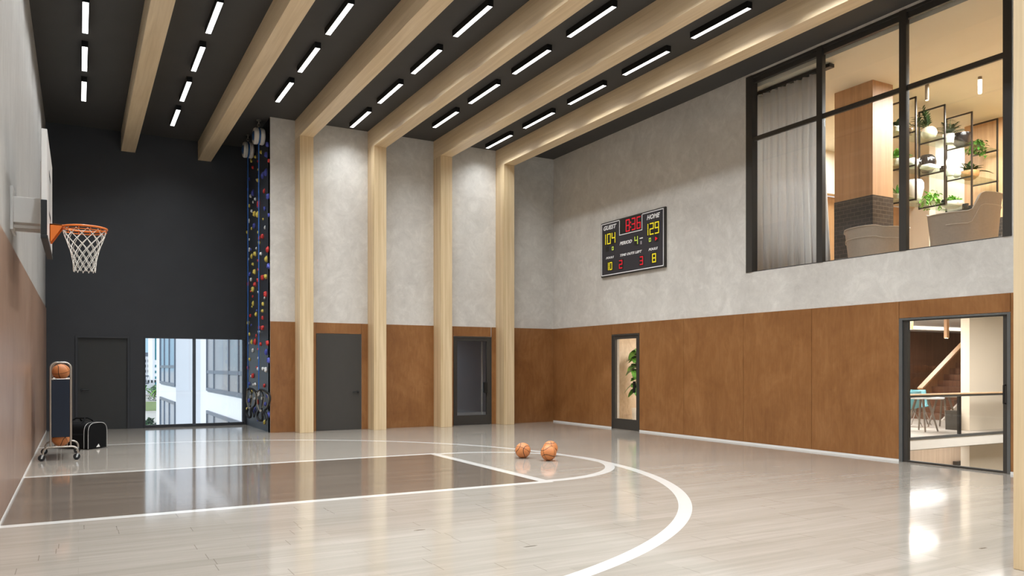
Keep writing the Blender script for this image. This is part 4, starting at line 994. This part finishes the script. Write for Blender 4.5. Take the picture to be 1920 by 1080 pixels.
# hanging wood battens
for x, lab in ((19.16, 'thin brown wooden pendant hanging near the middle of the atrium glazing'), (17.72, 'thin brown wooden pendant hanging beside the atrium door frame')):
    r = thing('pendant_lamp', lab, 'pendant', (x, 12.0, 2.72), group='wooden pendants in the atrium')
    zb = 2.17 if x > 18 else 2.36
    MB().box(x-.05, 11.96, zb, x+.05, 12.04, 2.72).build('shade', M['clad_dark'], r, bevel=.004)
    MB().box(x-.035, 11.975, zb-.004, x+.035, 12.025, zb).build('diffuser', M['spot_lens'], r)
# tables and chairs behind the balustrade
M['teal'] = plain('teal shell plastic', (96,152,160), .4, vary=.04); M['tablegrey'] = plain('grey table top', (150,142,134), .35, vary=.05); M['leg_wood'] = plain('grey wood leg', (122,112,102), .5)
def table(label, x, y, rx, h_, topm, metal=False):
    r = thing('table', label, 'table', (x, y, 0), group=None)
    MB().lathe([(0,h_-.03),(rx-.01,h_-.03),(rx,h_-.015),(rx,h_),(0,h_)], (x,y,0), 32).build('tabletop', M[topm], r, smooth=40)
    for k in range(4):
        a = PI/4+k*PI/2; MB().tube([(x+.12*math.cos(a), y+.12*math.sin(a), h_-.03), (x+rx*.72*math.cos(a), y+rx*.72*math.sin(a), 0)], [.028, .018], 8).build('leg', M['leg_wood'], r)
table('round grey table with splayed legs, nearer the door frame, behind the balustrade', 16.62, 10.98, .45, .76, 'white')
table('round grey table with splayed legs, nearer the cream wall, behind the balustrade', 18.1, 11.42, .45, .76, 'tablegrey')
def shell_chair(label, x, y, rz):
    r = thing('shell_chair', label, 'chair', (x, y, 0), (0,0,rz), 'teal shell chairs')
    mb = MB(); prof = [(.22,.445),(.20,.43),(.10,.42),(-.05,.415),(-.17,.44),(-.22,.52),(-.25,.66),(-.28,.82),(-.285,.86)]
    vs = []; fs = []; n = 9
    for i, (px, pz) in enumerate(prof):
        w_ = .44-.02*abs(i-3)
        for k in range(n):
            f = k/(n-1)*2-1; vs.append((px+(.06*f*f if i > 4 else 0), w_/2*f, pz+.05*f*f*(1 if i < 5 else .2)))
    for i in range(len(prof)-1):
        for k in range(n-1): fs.append((i*n+k, i*n+k+1, (i+1)*n+k+1, (i+1)*n+k))
    mb.add(vs, fs); o = mb.build('shell', M['teal'], r, local=True, smooth=180); q = o.modifiers.new('Solidify', 'SOLIDIFY'); q.thickness = .012
    for sx in (-1, 1):
        for sy in (-1, 1): MB().tube([(.08*sx, .08*sy, .42), (.22*sx, .22*sy, 0)], [.014, .010], 8).build('leg', M['leg_wood'], r, local=True)
shell_chair('teal shell chair whose back shows above the handrail beside the door frame', 17.55, 11.95, 1.3)
shell_chair('teal shell chair seen through the balustrade glass between the two round tables', 18.45, 12.25, -2.4)
one(MB().lathe([(0,0),(.10,0),(.20,.06),(.215,.075),(.205,.075),(.10,.015),(0,.012)], seg=28), 'bowl', M['chrome'], 'shiny grey bowl on the round table nearer the door frame', 'bowl', (16.62, 10.95, .76), smooth=50)
mb = MB(); mb.box(-.28,-.16,0,.28,.16,.012); mb.box(-.28,-.16,.012,-.265,.16,.04); mb.box(.265,-.16,.012,.28,.16,.04); mb.box(-.28,-.16,.012,.28,-.145,.04); mb.box(-.28,.145,.012,.28,.16,.04)
one(mb, 'tray', M['black'], 'dark serving tray on the round table nearer the cream wall', 'tray', (18.05, 11.36, .76), rot=(0,0,.2))

one(MB().box(-.055,-.035,-.02,.055,0,.025), 'wall_sensor', M['metal'], 'small dark sensor box high on the cream atrium wall', 'sensor', (18.33, 10.5, 2.62), bevel=.004)
mb = MB(); mb.box(-.14,-.14,0,.14,.14,.40); mb.box(-.146,-.146,.40,.146,.146,.44)
one(mb, 'waste_bin', M['metal'], 'dark square bin beside the cream wall behind the balustrade', 'bin', (17.66, 10.86, 0))

# ------------------------------------------------------------------ bright side room with the fig, behind the glass door on the scoreboard wall
M['plaster'] = concrete('stained warm plaster', (178,152,124), (232,214,192), .7, (.7,.7,.35), .05)
struct(MB().box(XR+.2, 17.0, -.25, 16, 17.6, 0).build('floor_side', M['atrium_floor']))
struct(MB().box(XR+.2, 17.0, 2.72, 16, 17.6, 2.83).build('ceiling_side', M['white']))
struct(MB().box(15.5, 12.5, 0, 15.7, 17.35, 2.72).build('wall_side_end', M['cream']))
struct(MB().box(XR+.2, 12.4, 0, 15.7, 12.5, 2.72).build('wall_side_near', M['cream']))
struct(MB().box(XR+.2, 17.35, 0, 16, 17.55, 2.72).build('wall_side_rear', M['plaster']))
fig = thing('fiddle_leaf_fig', 'tall fiddle-leaf fig in a white pot behind the glass door below the scoreboard', 'plant', (13.12, 16.75, 0))
MB().lathe(pot_prof('cyl', .17, .34), (0,0,0), 28).build('pot', M['pot_white'], fig, local=True, smooth=50)
MB().tube([(0,0,.28), (.02,.01,.8), (-.01,0,1.3), (.02,0,1.95)], [.02,.017,.014,.008], 8).build('stem', M['leg_wood'], fig, local=True)
mb = MB(); rnd = random.Random(5)
for k in range(64):
    z = .75+1.2*k/63; a = k*2.4+rnd.uniform(-.3,.3); e = math.radians(rnd.uniform(-5,45))
    leaf(mb, (0,0,z), (math.cos(a)*math.cos(e), math.sin(a)*math.cos(e), math.sin(e)), rnd.uniform(.26,.38), rnd.uniform(.20,.28), .75, 6, .06)
mb.build('foliage', M['leaf'], fig, local=True, fix=False, smooth=180)

# ------------------------------------------------------------------ dim concrete room behind the glazed door of the column wall
M['concrete_dim'] = concrete('raw concrete', (120,116,112), (150,146,142), .7)
struct(MB().box(7.0, YC+.18, -.12, 13.6, 25.2, 0).build('floor_store', M['atrium_floor']))
struct(MB().box(7.0, YC+.18, 2.4, 13.6, 25.2, 2.55).build('ceiling_store', M['concrete_dim']))
struct(MB().box(7.0, 25.0, 0, 13.6, 25.2, 2.4).build('wall_store_rear', M['concrete_dim']))
struct(MB().box(6.8, YC+.18, 0, 7.0, 25.2, 2.4).build('wall_store_side', M['concrete_dim']))
struct(MB().box(11.6, YC+.18, 0, 11.8, 25.0, 2.4).build('wall_store_far', M['concrete_dim']))
struct(MB().box(9.215, 18.3, 0, 9.245, 18.34, 2.4).build('trim_store_post', M['white']))

# ------------------------------------------------------------------ outside
M['render_white'] = plain('white render', (196,201,208), .8, vary=.02, scale=.4)
M['alu'] = plain('blue grey aluminium', (92,98,110), .4, .3, vary=.04)
M['pane_grey'] = plain('pale blind behind glass', (112,114,118), .2, vary=.14, scale=.8)
M['pane_blue'] = plain('reflective blue pane', (112,128,148), .12, .0, vary=.2, scale=.5)
M['teal_glass'] = plain('teal curtain glass', (28,112,124), .1, .4, vary=.2, scale=.6)
M['asphalt'] = plain('pale concrete ground', (150,148,142), .9, vary=.08, scale=.05); M['lawn'] = plain('lawn', (88,104,46), .9, vary=.2, scale=.3)
GZ = -12.0
struct(MB().box(-600, 20.7, GZ-1, 900, 2500, GZ).build('ground', M['asphalt']))
a1, a2, YE = 4.34, 3.42, 34.0
b = thing('white_apartment_building', 'white rendered building with grey framed windows right outside the low window', 'building', (9, 33, GZ))
MB().box(a1, 22.5, GZ, 13, YE, 9).build('near_wing', M['render_white'], b)
MB().box(a2, YE, GZ, 13, 43, 9).build('far_wing', M['render_white'], b)
def facade_window(x, y0, y1, z0, z1, my, mz, pane):
    """frame on a wall facing -x"""
    mb = MB(); f = .12
    mb.box(x-.06, y0, z0, x+.02, y0+f, z1); mb.box(x-.06, y1-f, z0, x+.02, y1, z1); mb.box(x-.06, y0+f, z0, x+.02, y1-f, z0+f); mb.box(x-.06, y0+f, z1-f, x+.02, y1-f, z1)
    for y in my: mb.box(x-.05, y-.07, z0+f, x+.02, y+.07, z1-f)
    for z in mz: mb.box(x-.045, y0+f, z-.06, x+.02, y1-f, z+.06)
    fr = mb.build('window', M['alu'], b)
    MB().box(x-.02, y0+f, z0+f, x+.01, y1-f, z1-f).build('pane', M[pane], fr)
for dz in (0, 3.2, -3.2, -6.4):
    facade_window(a1, 23.6, 32.0, .53+dz, 2.98+dz, (25.2, 27.0, 30.2), (1.25+dz,), 'pane_grey')
    facade_window(a2, 34.05, 40.6, .66+dz, 3.24+dz, (36.4, 38.6), (1.45+dz,), 'pane_blue')
t_ = thing('teal_glass_tower', 'distant white tower with rows of teal windows, seen through the low window', 'building', (45, 395, GZ))
MB().box(29, 385, GZ+7.5, 62, 410, 75).build('wall', M['render_white'], t_)
for k in range(3): MB().box(31.0+9*k, 386, GZ, 32.6+9*k, 387.6, GZ+7.5).build('pillar', M['render_white'], t_)
for zc in (1.71, -.89, -3.49, -6.10, -8.70):
    MB().box(30.0, 384.9, zc-.55, 35.0, 385.05, zc+.55).build('window', M['teal_glass'], t_)
for a, b_ in ((30.0, 30.7), (31.9, 33.6), (34.4, 36.0)): MB().box(a, 384.9, 4.5, b_, 385.05, 60).build('window_strip', M['teal_glass'], t_)
t_ = thing('white_office_block', 'distant low white block with small dark windows beside the teal tower', 'building', (25, 425, GZ))
MB().box(10, 420, GZ, 40, 440, 6.4).build('wall', M['render_white'], t_)
MB().box(28, 424, 6.4, 33, 430, 8.4).build('roof_plant', M['alu'], t_)
for j in range(5):
    for i in range(10): MB().box(22.0+1.5*i, 419.9, 3.6-2.5*j, 22.7+1.5*i, 420.05, 4.9-2.5*j).build('window', M['pot_black'], t_)
br_ = thing('footbridge', 'grey lattice footbridge between the distant white buildings', 'bridge', (27, 400, -4))
mb = MB(); mb.box(12, 400, -3.2, 28.6, 402, -2.6); mb.box(12, 400, -6.6, 28.6, 402, -6.1)
for i in range(7): mb.bar((12.5+2.2*i, 400.2, -6.2), (13.6+2.2*i, 400.2, -2.8), .3); mb.bar((13.6+2.2*i, 400.2, -2.8), (14.7+2.2*i, 400.2, -6.2), .3)
mb.build('deck', M['alu'], br_)
for x in (16, 26.5): MB().box(x, 400.5, GZ, x+.8, 401.5, -6.6).build('pier', M['alu'], br_)
struct(MB().box(5, 262, GZ, 60, 330, GZ+.05).build('lawn', M['lawn']))
def palm(x, y, h_, seed, label):
    r = thing('palm_tree', label, 'palm tree', (x, y, GZ), group='palm trees outside'); rnd = random.Random(seed)
    MB().tube([(0,0,0), (.1,0,h_*.5), (.05,.1,h_*.8)], [.3,.2,.18], 8).build('trunk', M['leg_wood'], r, local=True)
    mb = MB()
    for k in range(34): 
        d = rdir(rnd, -25, 75); leaf(mb, (.05,.1,h_*.8), d, h_*.42, .55, .5, 5, .1)
    mb.build('fronds', M['leaf'], r, local=True, fix=False)
palm(20.6, 255, 8.6, 1, 'green palm tree outside the low window, in front of the white block')
palm(23.0, 268, 8.0, 2, 'green palm tree outside the low window, beside the teal tower pillars')
palm(17.6, 262, 8.0, 3, 'green palm tree outside the low window, nearest the window frame')
def shrub(x, y, r_, h_, seed, label):
    r = thing('shrub', label, 'shrub', (x, y, GZ), group='shrubs outside'); rnd = random.Random(seed); mb = MB()
    for k in range(420):
        d = rdir(rnd, -5, 90); q = rnd.uniform(.55,1); c = Vector((d.x*r_*q, d.y*r_*q, .3+d.z*h_*q)); leaf(mb, c, rdir(rnd, -10, 70), .75, .42, .2, 2)
    mb.build('foliage', M['leaf_dark'], r, local=True, fix=False)
    MB().tube([(0,0,0), (0,0,h_*.6)], .12, 6).build('stem', M['leg_wood'], r, local=True)
shrub(11.5, 158, 1.7, 3.6, 1, 'dark green shrub outside the low window, nearest the window frame')
shrub(15.0, 165, 1.5, 3.0, 2, 'dark green shrub outside the low window, beside the white building corner')
shrub(16.4, 178, 1.5, 2.4, 3, 'small dark green shrub outside, mostly behind the white building corner')
for k in range(5):
    shrub(12+7.2*k, 340, 2.9, 5.5, 20+k, 'dark tree mass below the distant footbridge, %s from the window frame side' % ORD[k])

# ------------------------------------------------------------------ lights
def area(name, loc, size, power, col, rot=(0,0,0), sy=None):
    L = bpy.data.lights.new(name, 'AREA'); L.energy = power; L.color = col; L.size = size
    if sy: L.shape = 'RECTANGLE'; L.size_y = sy
    o = bpy.data.objects.new(name, L); COL.objects.link(o); o.location = loc; o.rotation_euler = rot; return o
WARM = (.96, 1.0, .97); WM2 = (1.0, .985, .96)
area('lounge_ceiling_fill', (14.6, 7.6, ZMC-.05), 2.2, 330, WARM, sy=2.2)  # added fill light at the lounge ceiling, no fixture modelled
area('lounge_shelf_lamp', (15.2, 8.75, ZMC-.05), 2.6, 170, WARM, sy=.3)
area('lounge_side_fill', (14.5, 12.0, ZMC-.05), 2.5, 230, WARM, sy=1.0)  # added fill for the side of the lounge, without a fixture
area('lounge_far_fill', (18.2, 10.6, ZMC-.05), 1.0, 60, WM2, sy=.7)  # added fill for the far lounge wall, without a fixture
area('atrium_void_fill', (16.5, 7.2, 2.70), 4.0, 300, WM2, sy=3.0)  # added fill over the void, set at ceiling height as if a fixture
area('atrium_floor_fill', (16.0, 12.4, 2.70), 4.0, 400, WM2, sy=2.0)  # added fill over the atrium floor, no fixture there
area('atrium_rear_fill', (21.5, 14.9, 2.58), 4.0, 75, WM2, sy=.6)  # added fill for the stair and dark wood wall
area('atrium_lower_fill', (17.6, 10.95, -.28), 3.4, 26, WM2, sy=.2)  # unseen light added under the slab to brighten the lower wood wall
area('side_room_fill', (13.2, 15.4, 2.70), 1.4, 260, WM2, sy=1.4)  # added unseen light that brightens the fig room
area('store_fill', (9.0, 22.5, 2.38), 1.0, 45, (.80,.88,1.0), sy=1.0)  # weak bluish fill added for the store room, source unseen
sun = bpy.data.lights.new('sun', 'SUN'); sun.energy = 4.0; sun.angle = .009; sun.color = (1.0, .96, .90)
so = bpy.data.objects.new('sun', sun); COL.objects.link(so)
so.rotation_euler = Vector((.72, .42, -.62)).to_track_quat('-Z', 'Y').to_euler()

W = bpy.data.worlds.new('sky'); S.world = W; W.use_nodes = True; nt = W.node_tree
bg = nt.nodes['Background']; tc = nt.nodes.new('ShaderNodeTexCoord'); sx = nt.nodes.new('ShaderNodeSeparateXYZ'); rp = nt.nodes.new('ShaderNodeValToRGB')
nt.links.new(tc.outputs['Generated'], sx.inputs[0]); nt.links.new(sx.outputs[2], rp.inputs[0]); nt.links.new(rp.outputs[0], bg.inputs[0])
el = rp.color_ramp.elements; el.new(.5); el.new(.75)
for e, (p, c) in zip(el, ((0.0, (.22,.36,.46,1)), (.10, (.30,.42,.50,1)), (.32, (.86,.93,1.0,1)), (1.0, (.62,.78,1.0,1)))): e.position = p; e.color = c
bg.inputs[1].default_value = 1.9

# ------------------------------------------------------------------ camera
cam = bpy.data.cameras.new('camera'); cam.sensor_width = 36; cam.sensor_fit = 'HORIZONTAL'; cam.lens = 1470/1920*36
cam.shift_y = (687.5-540)/1920; cam.clip_end = 5000; cam.clip_start = .02
co = bpy.data.objects.new('camera', cam); COL.objects.link(co); co.location = (0, 0, 1.45)
co.rotation_euler = (PI/2, 0, -math.atan((960-147)/1470)); S.camera = co
S.view_settings.view_transform = 'Standard'; S.view_settings.look = 'None'; S.view_settings.exposure = 0; S.view_settings.gamma = 1
try: S.view_settings.use_curve_mapping = False
except Exception: pass
cy = S.cycles
cy.max_bounces = 10; cy.diffuse_bounces = 5; cy.glossy_bounces = 5; cy.transmission_bounces = 8; cy.transparent_max_bounces = 24
cy.use_denoising = True; cy.sample_clamp_indirect = 6; cy.caustics_reflective = False; cy.caustics_refractive = False
